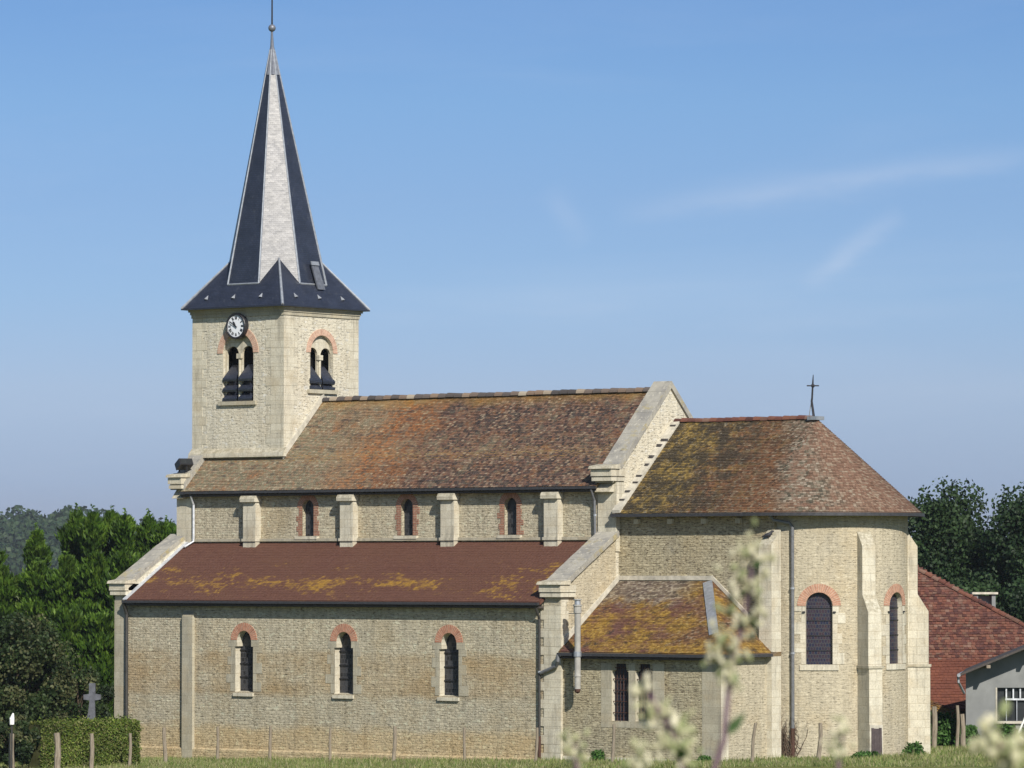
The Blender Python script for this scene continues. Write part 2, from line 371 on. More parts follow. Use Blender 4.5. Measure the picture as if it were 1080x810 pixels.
def chancel_roof_col(t, rnd, uv):
    u, w = t.sep(uv)[0], t.sep(uv)[1]
    wob = t.math('MULTIPLY', t.math('SUBTRACT', t.noise(uv, .6, 4, .65), .5), 4.5)
    x = t.math('ADD', u, wob)
    rust = t.ramp(rnd, [(.0, (.08, .045, .028)), (.3, (.15, .075, .040)), (.6, (.19, .097, .05)), (.85, (.14, .098, .06)), (1.0, (.24, .17, .11))])
    yel = t.ramp(rnd, [(.0, (.055, .042, .028)), (.25, (.11, .082, .036)), (.5, (.19, .13, .042)), (.8, (.27, .185, .055)), (1.0, (.19, .14, .08))])
    gry = t.ramp(rnd, [(.0, (.06, .055, .04)), (.3, (.12, .105, .075)), (.55, (.23, .20, .15)), (.8, (.15, .10, .07)), (1.0, (.34, .30, .24))])
    pnk = t.ramp(rnd, [(.0, (.13, .08, .055)), (.35, (.18, .105, .072)), (.7, (.21, .13, .09)), (1.0, (.26, .205, .15))])
    c = t.mix(t.step(t.math('MULTIPLY', x, .1), .24, .38), yel, rust)
    hip = t.math('SUBTRACT', u, t.math('MULTIPLY', t.math('SUBTRACT', 5.6, w), .34))
    hipn = t.math('ADD', hip, t.math('MULTIPLY', wob, .35))
    c = t.mix(t.step(t.math('MULTIPLY', hipn, .1), .58, .66), c, pnk)
    band = t.ramp(t.math('MULTIPLY', hipn, .1), [(.56, 0.0), (.63, 1.0), (.76, 1.0), (.86, 0.0)])
    c = t.mix(t.math('MULTIPLY', band, t.step(t.noise(uv, 1.6, 5, .7), .42, .56)), c, gry)
    dk = t.math('MULTIPLY', t.step(t.noise(t.vmap(uv, (1, 1, 1), (2, 8, 0)), 1.1, 6, .78), .43, .54), .88)
    dk = t.math('MULTIPLY', dk, t.step(t.math('MULTIPLY', x, .1), .70, .42))
    ye = t.math('MULTIPLY', t.step(t.noise(t.vmap(uv, (1, 1, 1), (12, 4, 0)), 1.7, 6, .78), .50, .60), t.step(t.math('MULTIPLY', x, .1), .72, .35))
    c = t.mix(t.math('MULTIPLY', ye, .6), c, (.25, .165, .04))
    c = t.mix(dk, c, (.045, .038, .028))
    sp = t.step(t.noise(t.vmap(uv, (1, 1.4, 1), (7, 1, 0)), 3.5, 4, .75), .58, .66)
    return t.mix(t.math('MULTIPLY', sp, .45), c, (.38, .34, .26))
M['tile_chancel'] = tilemat('weathered_chancel_tiles', chancel_roof_col)
def aisle_roof_col(t, rnd, uv):
    u, w = t.sep(uv)[0], t.sep(uv)[1]
    c = t.mix(1.0, (.100, .063, .041), t.ramp(rnd, [(.0, .74), (.9, 1.16), (1.0, 1.5)]), 'MULTIPLY')
    c = t.mix(t.step(t.noise(t.vmap(uv, (.6, 1, 1)), .5, 4, .6), .42, .62), c, (.114, .075, .041))
    low = t.step(t.math('ADD', w, t.math('MULTIPLY', t.noise(uv, .8, 3), 1.0)), 1.75, 1.15)
    c = t.mix(t.math('MULTIPLY', low, .75), c, (.118, .05, .037))
    pat = t.math('SUBTRACT', t.noise(t.vmap(uv, (.5, .9, 1), (3.3, 0, 0)), .62, 6, .76), t.math('MULTIPLY', t.math('ABSOLUTE', t.math('SUBTRACT', w, 1.4)), .075))
    pat = t.math('ADD', pat, t.math('MULTIPLY', t.math('SUBTRACT', rnd, .5), .10)); pat = t.math('ADD', pat, t.math('MULTIPLY', t.math('SUBTRACT', t.noise(uv, 6, 4, .8), .5), .22))
    c = t.mix(1.0, c, t.ramp(t.noise(uv, 7, 5, .8), [(.3, .8), (.7, 1.18)]), 'MULTIPLY')
    c = t.mix(t.math('MULTIPLY', t.step(pat, .495, .60), .95), c, t.mix(t.noise(uv, 5, 3), (.21, .125, .04), (.36, .20, .025)))
    return c
M['tile_aisle'] = tilemat('brown_aisle_tiles', aisle_roof_col, .8, .1)
def sac_roof_col(t, rnd, uv):
    u, w = t.sep(uv)[0], t.sep(uv)[1]
    wob = t.math('MULTIPLY', t.math('SUBTRACT', t.noise(uv, .8, 4, .65), .5), 4.0)
    rust = t.ramp(rnd, [(.0, (.09, .05, .03)), (.4, (.155, .08, .042)), (.8, (.20, .11, .055)), (1.0, (.26, .20, .14))])
    org = t.ramp(rnd, [(.0, (.17, .095, .028)), (.5, (.28, .17, .03)), (1.0, (.34, .22, .055))])
    gry = t.ramp(rnd, [(.0, (.11, .085, .07)), (.5, (.20, .165, .125)), (1.0, (.33, .29, .23))])
    brn = t.mix(rnd, (.11, .05, .042), (.16, .08, .06))
    di = t.math('SUBTRACT', t.math('ADD', u, wob), t.math('MULTIPLY', w, .55))
    c = t.mix(t.step(t.math('MULTIPLY', t.math('ADD', u, wob), .1), .40, .52), brn, rust)
    orr = t.math('MULTIPLY', t.step(t.noise(t.vmap(uv, (.8, 1, 1), (3, 1, 0)), .6, 6, .74), .42, .55), .9)
    c = t.mix(orr, c, org)
    gg = t.math('MULTIPLY', t.step(t.math('ADD', t.math('MULTIPLY', w, .1), t.math('MULTIPLY', t.noise(uv, 2.0, 5, .7), .35)), .48, .56), t.step(t.math('MULTIPLY', t.math('ADD', u, wob), .1), .5, .3))
    c = t.mix(t.math('MULTIPLY', gg, .85), c, gry)
    return t.mix(t.math('MULTIPLY', t.step(t.noise(t.vmap(uv, (1, 1, 1), (8, 3, 0)), 1.8, 6, .78), .54, .62), .8), c, (.045, .038, .028))
M['tile_sacristy'] = tilemat('lichened_sacristy_tiles', sac_roof_col)
def barn_col(t, rnd, uv):
    c = t.ramp(rnd, [(.0, (.07, .032, .028)), (.35, (.13, .052, .038)), (.6, (.18, .075, .05)), (.85, (.14, .075, .052)), (1.0, (.20, .12, .09))])
    return t.mix(t.math('MULTIPLY', t.step(t.noise(uv, .8, 5, .7), .5, .66), .6), c, (.085, .045, .042))
M['tile_barn'] = tilemat('old_barn_tiles', barn_col)
M['tile_barn_low'] = tilemat('orange_barn_tiles', lambda t, rnd, uv: t.mix(t.math('MULTIPLY', t.step(t.noise(t.vmap(uv, (1, .3, 1)), .8, 4), .4, .65), .6), t.mix(rnd, (.13, .046, .03), (.165, .06, .036)), (.09, .036, .026)))
M['lead'] = plain('lead_sheet', (.17, .18, .21), .5, .4, .4)
M['ridge'] = tilemat('ridge_tile_clay', lambda t, rnd, uv: t.ramp(rnd, [(.0, (.06, .055, .055)), (.4, (.12, .10, .09)), (.7, (.20, .14, .10)), (1.0, (.36, .31, .24))]))
M['zinc'] = plain('zinc', (.36, .38, .41), .45, .5, .5)
M['zinc_light'] = plain('pale_zinc', (.55, .57, .60), .5, .3, .5)
M['gutter'] = plain('dark_gutter', (.055, .055, .06), .5, .3, .4)
M['pipe'] = plain('painted_downpipe', (.15, .155, .165), .5, .2, .4)
M['pipe_dark'] = plain('dark_downpipe', (.05, .048, .045), .5, .2, .4)
M['cast'] = plain('rusty_cast_iron', (.07, .035, .025), .8, .1, .3)
M['iron'] = plain('wrought_iron', (.035, .035, .04), .6, .4, .3)
M['soffit'] = plain('eave_timber', (.06, .05, .045), .8)
M['mortar'] = plain('lime_mortar', (.46, .43, .36), .95, 0, .1, .3, 3)
M['slab'] = plain('verge_slate', (.06, .055, .055), .8)
M['white'] = plain('white_paint', (.78, .78, .76), .5, 0, .4, .06)
M['clock_face'] = plain('clock_enamel', (.74, .76, .80), .35, 0, .5, .03)
M['black'] = plain('black_paint', (.018, .018, .022), .4, 0, .4)
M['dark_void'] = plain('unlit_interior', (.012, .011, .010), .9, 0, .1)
M['wood_dark'] = plain('dark_planks', (.075, .06, .06), .85, 0, .2, .35, 4)
M['concrete'] = plain('fibre_cement_flue', (.33, .32, .295), .8, 0, .2, .2, 3)
M['render_grey'] = plain('grey_cement_render', (.21, .218, .218), .95, 0, .1, .14, 1.2)
M['granite'] = plain('grey_granite', (.10, .104, .12), .85, 0, .2, .25, 5)
M['bird'] = plain('dark_feathers', (.022, .022, .028), .6)
M['bird_pale'] = plain('pale_feathers', (.34, .29, .25), .7)

def slate_mat():
    m, nt, b = nodes('roof_slate'); t = NT(nt)
    c, f = t.brick(t.vadd(t.uv, t.noise(t.uv, 6, 2, color=True), .02) , .17, .09, .008, (.026, .031, .050), (.018, .022, .037), (.010, .011, .016), .1)
    c = t.mix(1.0, c, t.ramp(t.noise(t.uv, 1.3, 5, .65), [(.3, .75), (.7, 1.35)]), 'MULTIPLY')
    t.L(c, b.inputs['Base Color'])
    sl_, sf_ = t.brick(t.vmap(t.uv, (1, 1, 1), (.11, .05, 0)), .17, .09, .004, (0, 0, 0), (1, 1, 1), (.5, .5, .5), .1)
    b.inputs['Specular IOR Level'].default_value = .76; b.inputs['IOR'].default_value = 1.5
    rg = t.math('ADD', t.math('MULTIPLY', t.noise(t.uv, 2.2, 5, .7), .16), t.math('MULTIPLY', sl_, .07))
    t.L(t.math('ADD', rg, .285), b.inputs['Roughness'])
    c = t.mix(t.math('MULTIPLY', t.step(t.noise(t.vmap(t.uv, (1, .5, 1)), 3.5, 4, .75), .60, .68), .5), c, (.07, .075, .085)); t.L(c, b.inputs['Base Color'])
    t.bump(t.math('SUBTRACT', t.noise(t.uv, 8, 3), f), .10, .012, b)
    return m
M['slate'] = slate_mat()
def glass_mat(name, c1, c2, w, h, bar, tint=0):
    m, nt, b = nodes(name); t = NT(nt)
    c, f = t.brick(t.uv, w, h, bar, c1, c2, (.05, .05, .055), 0, .5 if tint else 0)
    t.L(c, b.inputs['Base Color']); b.inputs['Roughness'].default_value = .3; b.inputs['Specular IOR Level'].default_value = .28
    t.bump(t.math('ADD', t.noise(t.uv, 3.5, 2), t.math('MULTIPLY', f, .4)), .25, .03, b)
    return m
M['glass'] = glass_mat('leaded_glass', (.010, .011, .014), (.05, .053, .06), .16, .19, .016, 1)
M['glass_mesh'] = glass_mat('stained_glass_behind_mesh', (.045, .026, .032), (.016, .020, .044), .12, .15, .014, 1)
M['glass_shed'] = glass_mat('shed_glass', (.02, .022, .024), (.03, .034, .036), .5, .6, .004)

M['fir'] = leaf('conifer_spray', [(.021, .047, .006), (.040, .086, .008), (.064, .124, .012), (.098, .162, .018)], .25)
M['bush'] = leaf('dark_shrub_leaf', [(.012, .024, .008), (.024, .044, .012), (.038, .06, .018), (.09, .095, .04)], .2)
M['broad'] = leaf('broad_leaf_dark', [(.010, .024, .008), (.016, .036, .011), (.024, .050, .015), (.036, .064, .022)], .15)
M['far_leaf'] = leaf('far_wood_leaf', [(.016, .034, .012), (.024, .05, .016), (.034, .06, .02)], .15)
M['hedge'] = leaf('clipped_hedge_leaf', [(.05, .085, .013), (.095, .14, .02), (.14, .185, .03), (.16, .16, .06)], .25)
M['weed'] = leaf('weed_leaf', [(.03, .08, .014), (.05, .125, .024), (.08, .165, .04)], .3)
M['grass'] = leaf('meadow_grass', [(.11, .17, .04), (.17, .215, .06), (.25, .255, .10), (.34, .31, .18)], .25)
M['bract'] = leaf('pale_seed_bract', [(.30, .34, .16), (.60, .57, .36), (.80, .74, .56), (.52, .50, .31)], .15)
M['dock_leaf'] = leaf('dock_leaf', [(.06, .12, .04), (.12, .19, .08), (.16, .2, .1)], .3)
M['bark'] = plain('bark', (.06, .045, .032), .95, 0, .1, .4, 5)
M['dry_vine'] = plain('dry_vine', (.10, .07, .05), .95, 0, .1, .3, 8)
M['stalk'] = plain('purplish_stalk', (.15, .10, .12), .8, 0, .2, .25, 14)
def post_mat():
    m, nt, b = nodes('weathered_post_wood'); t = NT(nt)
    g = t.noise(t.vmap(t.uv, (1, .08, 1)), 22, 4, .7)
    c = t.ramp(g, [(.25, (.10, .08, .06)), (.55, (.26, .22, .17)), (.8, (.44, .39, .31))])
    t.L(c, b.inputs['Base Color']); b.inputs['Roughness'].default_value = .95; b.inputs['Specular IOR Level'].default_value = .1
    t.bump(g, .6, .02, b); return m
M['post'] = post_mat()
def ground_mat():
    m, nt, b = nodes('meadow_ground'); t = NT(nt)
    tc = t.N('ShaderNodeTexCoord').outputs['Object']
    c = t.ramp(t.noise(tc, 1.5, 6, .7), [(.3, (.09, .13, .036)), (.5, (.14, .165, .055)), (.7, (.23, .215, .105))])
    c = t.mix(t.step(t.noise(tc, .02, 4, .6), .45, .6), c, t.mix(1.0, c, (1.15, 1.0, .85), 'MULTIPLY'))
    t.L(c, b.inputs['Base Color']); b.inputs['Roughness'].default_value = 1; b.inputs['Specular IOR Level'].default_value = .05
    t.bump(t.noise(tc, 9, 4, .7), .6, .08, b); return m
M['ground'] = ground_mat()
M['hill'] = plain('hill_field', (.06, .085, .03), 1, 0, .05, .3, .01)

# ------------------------------------------------------------------ ground and hills
def ground_z(x, y):
    p = V((x, y, 0)) - V((CAM.x, CAM.y, 0)); d = p.dot(HX)
    base = max(-.55, min(.30, .021 * x + .02))
    k = max(0.0, min(1.0, 1 - d / 165.0))
    return base * (1 - k) + 6.45 * k ** 1.35
def build_ground():
    b = MB()
    ds = [-2400, -800, -200, -60, -20] + [i * 4.0 for i in range(0, 60)] + [250, 280, 320, 400, 550, 800, 1200, 1800, 2600, 3400]
    ls = [-2400, -1200, -600, -300, -150, -80, -50] + [i * 4.0 for i in range(-10, 11)] + [50, 80, 150, 300, 600, 1200, 2400]
    P = [[None] * len(ls) for _ in ds]
    for i, d in enumerate(ds):
        for j, l in enumerate(ls):
            q = V((CAM.x, CAM.y, 0)) + HX * d + RX * l
            P[i][j] = V((q.x, q.y, ground_z(q.x, q.y) if d > -100 else 6.45))
    for i in range(len(ds) - 1):
        for j in range(len(ls) - 1):
            b.face([P[i][j], P[i][j + 1], P[i + 1][j + 1], P[i + 1][j]])
    return b.build('ground', M['ground'], smooth=True)
tag(build_ground(), kind='structure')
def hill_h(l): return 4.2 + 2 * sin(l * .004 + 1.2) + (5.2 if l < -97 else 5.2 * math.exp(-((l + 97) / 20) ** 2))
def build_hill():
    b = MB(); ls = [i * 40.0 for i in range(-40, 41)]; ds = [(1800, 0), (1920, .35), (2080, .85), (2240, 1), (2500, .8), (2800, 0)]
    P = [[V((CAM.x, CAM.y, -.6)) + HX * d + RX * (l * d / 2000) + V((0, 0, hill_h(l / 2) * 2.1 * k)) for l in ls] for d, k in ds]
    for i in range(len(ds) - 1):
        for j in range(len(ls) - 1): b.face([P[i][j], P[i][j + 1], P[i + 1][j + 1], P[i + 1][j]])
    return b.build('hills', M['hill'], smooth=True)
tag(build_hill(), kind='structure')

# ------------------------------------------------------------------ walls, openings, roofs
def MAPY(Y): return lambda s, z, d=0.0: V((s, Y + d, z))          # faces -y
def MAPX(X): return lambda s, z, d=0.0: V((X - d, s, z))          # faces +x
def MAPNX(X): return lambda s, z, d=0.0: V((X + d, -s, z))        # faces -x
def MAPNY(Y): return lambda s, z, d=0.0: V((-s, Y - d, z))        # faces +y
AC, AR = V((7.2, 7.75, 0)), 3.75                                   # centre and radius of the apse
def MAPA(s, z, d=0.0):
    a = s / AR; return V((AC.x + (AR - d) * sin(a), AC.y - (AR - d) * cos(a), z))
def arch_profile(hw, z0, zsp, notch=None, n=10):
    """left foot, jamb, half-round head, jamb, right foot"""
    p = [(-hw - (notch or 0), z0)]
    if notch: p += [(-hw - notch, zsp - .27), (-hw, zsp - .27)]
    p += [(-hw * cos(pi * k / n), zsp + hw * sin(pi * k / n)) for k in range(n + 1)]
    if notch: p += [(hw, zsp - .27), (hw + notch, zsp - .27)]
    p.append((hw + (notch or 0), z0)); return p
def wall(b, mp, s0, s1, zb, zt, openings=(), depth=.35, step=None, m=0, mj=None):
    zt_ = zt if callable(zt) else (lambda s: zt)
    zb_ = zb if callable(zb) else (lambda s: zb)
    def quad(sa, sb, za0, zb0, za1, zb1):
        if max(za1 - za0, zb1 - zb0) < 1e-6: return
        b.face([mp(sa, za0), mp(sb, zb0), mp(sb, zb1), mp(sa, za1)], uv=[(sa, za0), (sb, zb0), (sb, zb1), (sa, za1)], m=m)
    def plainspan(sa, sb):
        n = 1 if not step else max(1, int(math.ceil((sb - sa) / step)))
        for k in range(n):
            p, q = sa + (sb - sa) * k / n, sa + (sb - sa) * (k + 1) / n
            quad(p, q, zb_(p), zb_(q), zt_(p), zt_(q))
    cur = s0
    for c, prof in sorted(openings, key=lambda o: o[0]):
        plainspan(cur, c + prof[0][0])
        z0 = prof[0][1]
        for (x0, h0), (x1, h1) in zip(prof, prof[1:]):
            sa, sb = c + x0, c + x1
            if sb - sa > 1e-6:
                quad(sa, sb, h0, h1, zt_(sa), zt_(sb)); quad(sa, sb, zb_(sa), zb_(sb), z0, z0)
                b.face([mp(sb, z0), mp(sa, z0), mp(sa, z0, depth), mp(sb, z0, depth)][::-1], m=m if mj is None else mj)
            b.face([mp(sa, h0), mp(sb, h1), mp(sb, h1, depth), mp(sa, h0, depth)], uv=[(0, h0), (0, h1 + abs(sb - sa)), (depth, h1 + abs(sb - sa)), (depth, h0)], m=m if mj is None else mj)
        cur = c + prof[-1][0]
    plainspan(cur, s1)
def mbox(b, mp, s0, s1, z0, z1, d0, d1, m=0, n=1):
    """block in wall coordinates; d0 is the outer face"""
    for k in range(n):
        p, q = s0 + (s1 - s0) * k / n, s0 + (s1 - s0) * (k + 1) / n
        b.face([mp(p, z0, d0), mp(q, z0, d0), mp(q, z1, d0), mp(p, z1, d0)], uv=[(p, z0), (q, z0), (q, z1), (p, z1)], m=m)
        b.face([mp(p, z1, d0), mp(q, z1, d0), mp(q, z1, d1), mp(p, z1, d1)], m=m)
        b.face([mp(p, z0, d1), mp(q, z0, d1), mp(q, z0, d0), mp(p, z0, d0)], m=m)
    b.face([mp(s0, z0, d1), mp(s0, z0, d0), mp(s0, z1, d0), mp(s0, z1, d1)], m=m)
    b.face([mp(s1, z0, d0), mp(s1, z0, d1), mp(s1, z1, d1), mp(s1, z1, d0)], m=m)
def pane(b, mp, c, prof, d):
    for (x0, h0), (x1, h1) in zip(prof, prof[1:]):
        if x1 - x0 > 1e-6:
            z0 = prof[0][1]; sa, sb = c + x0, c + x1
            b.face([mp(sa, z0, d), mp(sb, z0, d), mp(sb, h1, d), mp(sa, h0, d)], uv=[(sa, z0), (sb, z0), (sb, h1), (sa, h0)])
def archring(b, mp, c, zsp, r1, r2, d0, d1, n=16, a0=0, a1=pi):
    for k in range(n):
        p, q = a0 + (a1 - a0) * k / n, a0 + (a1 - a0) * (k + 1) / n
        P = lambda a, r, d: mp(c - r * cos(a), zsp + r * sin(a), d)
        rm = (r1 + r2) / 2
        b.face([P(p, r1, d0), P(q, r1, d0), P(q, r2, d0), P(p, r2, d0)][::-1], uv=[(p * rm, .3), (q * rm, .3), (q * rm, .3 + r2 - r1), (p * rm, .3 + r2 - r1)][::-1])
        b.face([P(p, r2, d0), P(q, r2, d0), P(q, r2, d1), P(p, r2, d1)][::-1], uv=[(p * rm, .3), (q * rm, .3), (q * rm, .5), (p * rm, .5)][::-1])
        b.face([P(p, r1, d1), P(q, r1, d1), P(q, r1, d0), P(p, r1, d0)][::-1], uv=[(p * rm, .3), (q * rm, .3), (q * rm, .5), (p * rm, .5)][::-1])
    for a in (a0, a1):
        b.face([P(a, r1, d0), P(a, r2, d0), P(a, r2, d1), P(a, r1, d1)], uv=[(0, .3), (.2, .3), (.2, .5), (0, .5)])
def jamb_blocks(b, mp, c, hw, z0, z1, h=.36, short=.16, long=.36, d=-.014, n=1, sides=(-1, 1)):
    z = z0; k = 0
    while z < z1 - .05:
        zt = min(z + h * random.uniform(.85, 1.15), z1)
        if z1 - zt < .12: zt = z1
        for s in sides:
            w = (long if (k + (s > 0)) % 2 else short) * random.uniform(.8, 1.15)
            a, e = c + s * hw, c + s * (hw + w)
            mbox(b, mp, min(a, e), max(a, e), z + .004, zt - .004, d, .02, n=n)
        z = zt; k += 1

def tiles(b, O, a, up, n, rows, e=.10, w=.14, jit=.010, uv0=(0, 0), th=.022):
    """courses of separate plain tiles: rows(t) gives the spans along the eave for the course that starts t up the slope"""
    O, a, up, n = V(O), V(a).normalized(), V(up).normalized(), V(n).normalized()
    t = 0.0; k = 0
    while True:
        sp = rows(t)
        if sp is None: break
        sag = random.uniform(-.5, .5) * jit
        for s0, s1 in sp:
            s = s0 - (w * .5 if k % 2 else 0)
            while s < s1 - .01:
                w_ = w * random.uniform(.94, 1.06)
                p, q = max(s, s0), min(s + w_ - .008, s1)
                s += w_
                if q - p < .02: continue
                r = random.random()
                lift = th + random.uniform(0, jit) + sag; lo = random.uniform(-.010, .010); lf = random.uniform(-jit, jit) * .5
                A = O + a * p + up * (t + lo) + n * (lift + lf); B = O + a * q + up * (t + lo) + n * (lift - lf)
                C = O + a * q + up * (t + e + .03) + n * .006; D = O + a * p + up * (t + e + .03) + n * .006
                u = [(p + uv0[0], t + uv0[1]), (q + uv0[0], t + uv0[1]), (q + uv0[0], t + e + uv0[1]), (p + uv0[0], t + e + uv0[1])]
                b.face([A, B, C, D], uv=u, r=r)
                b.face([A - n * th, B - n * th, B, A], uv=[u[0], u[1], u[1], u[0]], r=r)
        t += e; k += 1

def ridge_caps(b, p0, p1, r=.16, seg=.42, gap=.03):
    p0, p1 = V(p0), V(p1); L = (p1 - p0).length; t = (p1 - p0) / L; n = max(1, int(L / seg))
    side = t.cross(V((0, 0, 1))).normalized(); up = side.cross(t)
    for k in range(n):
        a = p0 + t * (k * L / n + gap / 2); q = p0 + t * ((k + 1) * L / n - gap / 2)
        dz = random.uniform(-.015, .015); rr = random.random(); ra = r * random.uniform(.95, 1.05)
        ring = lambda c, rad: [c + side * (rad * cos(pi * j / 6)) + up * (rad * sin(pi * j / 6) + dz) for j in range(7)]
        A, B = ring(a, ra * 1.12), ring(q, ra)
        for j in range(6): b.face([A[j], A[j + 1], B[j + 1], B[j]], r=rr)
        b.face(A[::-1], r=rr); b.face(B, r=rr)

church = empty('church', (-9, 4, 0), 'pale rubble stone village church with red tile roofs and slate spire', 'church')
church_inv = V(church.location)
def part(b, name, mats, parent=None, smooth=False):
    """a part of the church (or a sub-part of one of its parts), kept in the church's own coordinates"""
    o = b.build(name, mats, None, smooth)
    p = parent or church; o.parent = p
    if p is church: o.location = -church_inv
    return o

# ---- nave: clerestory wall, west and east ends
NX0, NX1, NY, RY = -24.2, 0.0, 3.7, 7.5
EZ, EY, RZ = 11.2, 3.35, 15.24
roofz = lambda y: EZ + (min(y, 2 * RY - y) - EY) * (RZ - EZ) / (RY - EY)
b = MB()
cw = [(-16.65, arch_profile(.33, 9.2, 10.44)), (-11.1, arch_profile(.33, 9.2, 10.44)), (-5.5, arch_profile(.33, 9.2, 10.44))]
wall(b, MAPY(NY), NX0, NX1 - .88, 0, 11.25, cw, .3)
wall(b, MAPNY(2 * RY - NY), -NX1, -NX0, 0, 11.25)
gz = lambda y: roofz(y) + .08
wall(b, MAPX(0.0), NY, 2 * RY - NY, -1.2, gz, step=(RY - NY) + 1e-4, m=1)
wall(b, MAPNX(NX0), -(2 * RY - NY), -NY, -.5, lambda s: gz(-s), step=(RY - NY) + 1e-4, m=1)
nave = part(b, 'nave_wall', [M['rub_aisle'], M['rub_tower']])
b = MB(); mbox(b, MAPY(NY), -.88, .06, 8.5, 11.5, -.05, .5)             # pier at the nave's east corner
part(b, 'corner_pier', M['ashlar'])
b = MB(); mbox(b, MAPY(NY), -24.25, -23.35, 8.6, 11.45, -.07, .5); part(b, 'corner_pier', M['ashlar'])
# clerestory windows
for c, pr in cw:
    b = MB(); pane(b, MAPY(NY), c, pr, .22); w_ = part(b, 'clerestory_window', M['glass'])
    b = MB(); archring(b, MAPY(NY), c, 10.44, .33, .60, -.02, .02); part(b, 'brick_arch', M['brick_arch'], w_)
    for sd_ in (-1, 1): b = MB(); jamb_blocks(b, MAPY(NY), c, .33, 9.2, 10.42, .22, .22, .33, -.02, sides=(sd_,)); part(b, 'brick_jamb', M['brick'], w_)
    b = MB(); mbox(b, MAPY(NY), c - .62, c + .62, 9.06, 9.19, -.16, .2); part(b, 'sill', M['ashlar'], w_)
# clerestory piers
for c in (-19.72, -14.18, -8.62, -3.1):
    b = MB(); mp = MAPY(NY)
    mbox(b, mp, c - .36, c + .36, 8.62, 10.72, -.36, .0); mbox(b, mp, c - .40, c + .40, 8.98, 9.10, -.42, .0)
    bm_ = [mp(c - .36, 10.72, -.36), mp(c + .36, 10.72, -.36), mp(c + .36, 10.92, 0), mp(c - .36, 10.92, 0)]
    pier = part(b, 'clerestory_pier', M['ashlar'])
    b = MB(); x0, x1 = c - .44, c + .42
    pts = [mp(x0, 10.70, -.50), mp(x0, 10.84, -.52), mp(x0, 10.96, -.44), mp(x0, 11.08, -.02), mp(x0, 10.70, -.02)]
    b.prism(pts, (x1 - x0, 0, 0)); part(b, 'pier_cap', M['ashlar'], pier)
    b = MB(); mbox(b, mp, c - .40, c + .42, 8.45, 8.64, -.48, .0); part(b, 'pier_flashing', M['zinc_light'], pier)
# ledge and flashing where the aisle roof meets the clerestory
b = MB(); mbox(b, MAPY(NY), -23.3, -.86, 8.98, 9.10, -.13, .0); part(b, 'string_course', M['ashlar_grey'])
# nave roof
b = MB()
up = V((0, RY - EY, RZ - EZ)); LN = up.length; up.normalize(); nn = V((0, -up.z, up.y))
RX0, RX1 = -23.75, -.75
tw_t = (4.85 - EY) / up.y
def nave_rows(t):
    if t > LN - .06: return None
    return [(0, RX1 - RX0)] if t < tw_t - .02 else [(-19.05 - RX0, RX1 - RX0)]
tiles(b, (RX0, EY, EZ), (1, 0, 0), up, nn, nave_rows, uv0=(0, 0), e=.10, w=.135)
o_ = -.02
b.prism([(RX0, EY, EZ + o_), (RX0, 4.84, EZ + o_ + (4.84 - EY)), (RX0, 4.84, EZ - .12 + (4.84 - EY)), (RX0, EY, EZ - .12)], (RX1 - RX0, 0, 0))
b.prism([(-19.04, 4.84, EZ + o_ + (4.84 - EY)), (-19.04, RY, RZ + o_), (-19.04, RY, RZ - .12), (-19.04, 4.84, EZ - .12 + (4.84 - EY))], (RX1 + 19.04, 0, 0))
b.prism([(RX0, 2 * RY - EY, EZ), (RX0, RY, RZ), (RX0, RY, RZ - .12), (RX0, 2 * RY - EY, EZ - .12)], (RX1 - RX0, 0, 0))
nroof = part(b, 'nave_roof', M['tile_nave'])
b = MB(); ridge_caps(b, (-19.0, RY, RZ - .02), (-.85, RY, RZ - .02), .17, .44, .05); part(b, 'ridge_tiles', M['ridge'], nroof)
b = MB(); b.box((RX0, EY - .12, EZ - .12), (RX1 + .05, EY - .01, EZ - .01)); part(b, 'gutter', M['gutter'])
b = MB(); b.box((RX0, EY + .0, EZ - .24), (RX1, NY + .02, EZ - .16)); part(b, 'soffit', M['soffit'])
# gable copings with kneelers
def coping(x0, x1, low, high, th, name, extra=None, far=None):
    """sloped coping slab between (y,z) low and high, top surface given"""
    b = MB(); (ya, za), (yb, zb) = low, high
    n = 9
    for k in range(n):
        p, q = k / n, (k + 1) / n
        dz = random.uniform(-.012, .012)
        A = (ya + (yb - ya) * p, za + (zb - za) * p + dz); B = (ya + (yb - ya) * q - .012, za + (zb - za) * q - .008 + dz)
        b.prism([(x0, A[0], A[1]), (x0, B[0], B[1]), (x0, B[0], B[1] - th), (x0, A[0], A[1] - th)], (x1 - x0, 0, 0))
    if far:
        b.prism([(x0, yb, zb), (x0, far[0], far[1]), (x0, far[0], far[1] - th), (x0, yb, zb - th)], (x1 - x0, 0, 0))
    o = part(b, name, M['coping'])
    return o
def kneeler(parent, x0, x1, y0, y1, z, th=.22):
    b = MB()
    b.prism([(x0 - .06, y0 - .1, z - .12), (x0 - .06, y0 - .02, z), (x0 - .06, y1 + .25, z + .08), (x0 - .06, y1 + .25, z - .12)], (x1 - x0 + .12, 0, 0))
    b.box((x0, y0, z - .42), (x1, y1 + .7, z - .13))
    b.box((x0 + .02, y0 + .04, z - .62), (x1 - .02, y1 + .7, z - .47))
    b.box((x0 + .05, y0 + .10, z - .47), (x1 - .05, y1 + .7, z - .42))
    part(b, 'kneeler', M['ashlar'], parent)
cpe = coping(-.82, .10, (3.4, roofz(3.4) + .38), (RY, RZ + .40), .30, 'gable_coping', far=(2 * RY - 3.4, roofz(3.4) + .38))
kneeler(cpe, -.92, .14, 3.2, 3.5, 12.02)
b = MB()
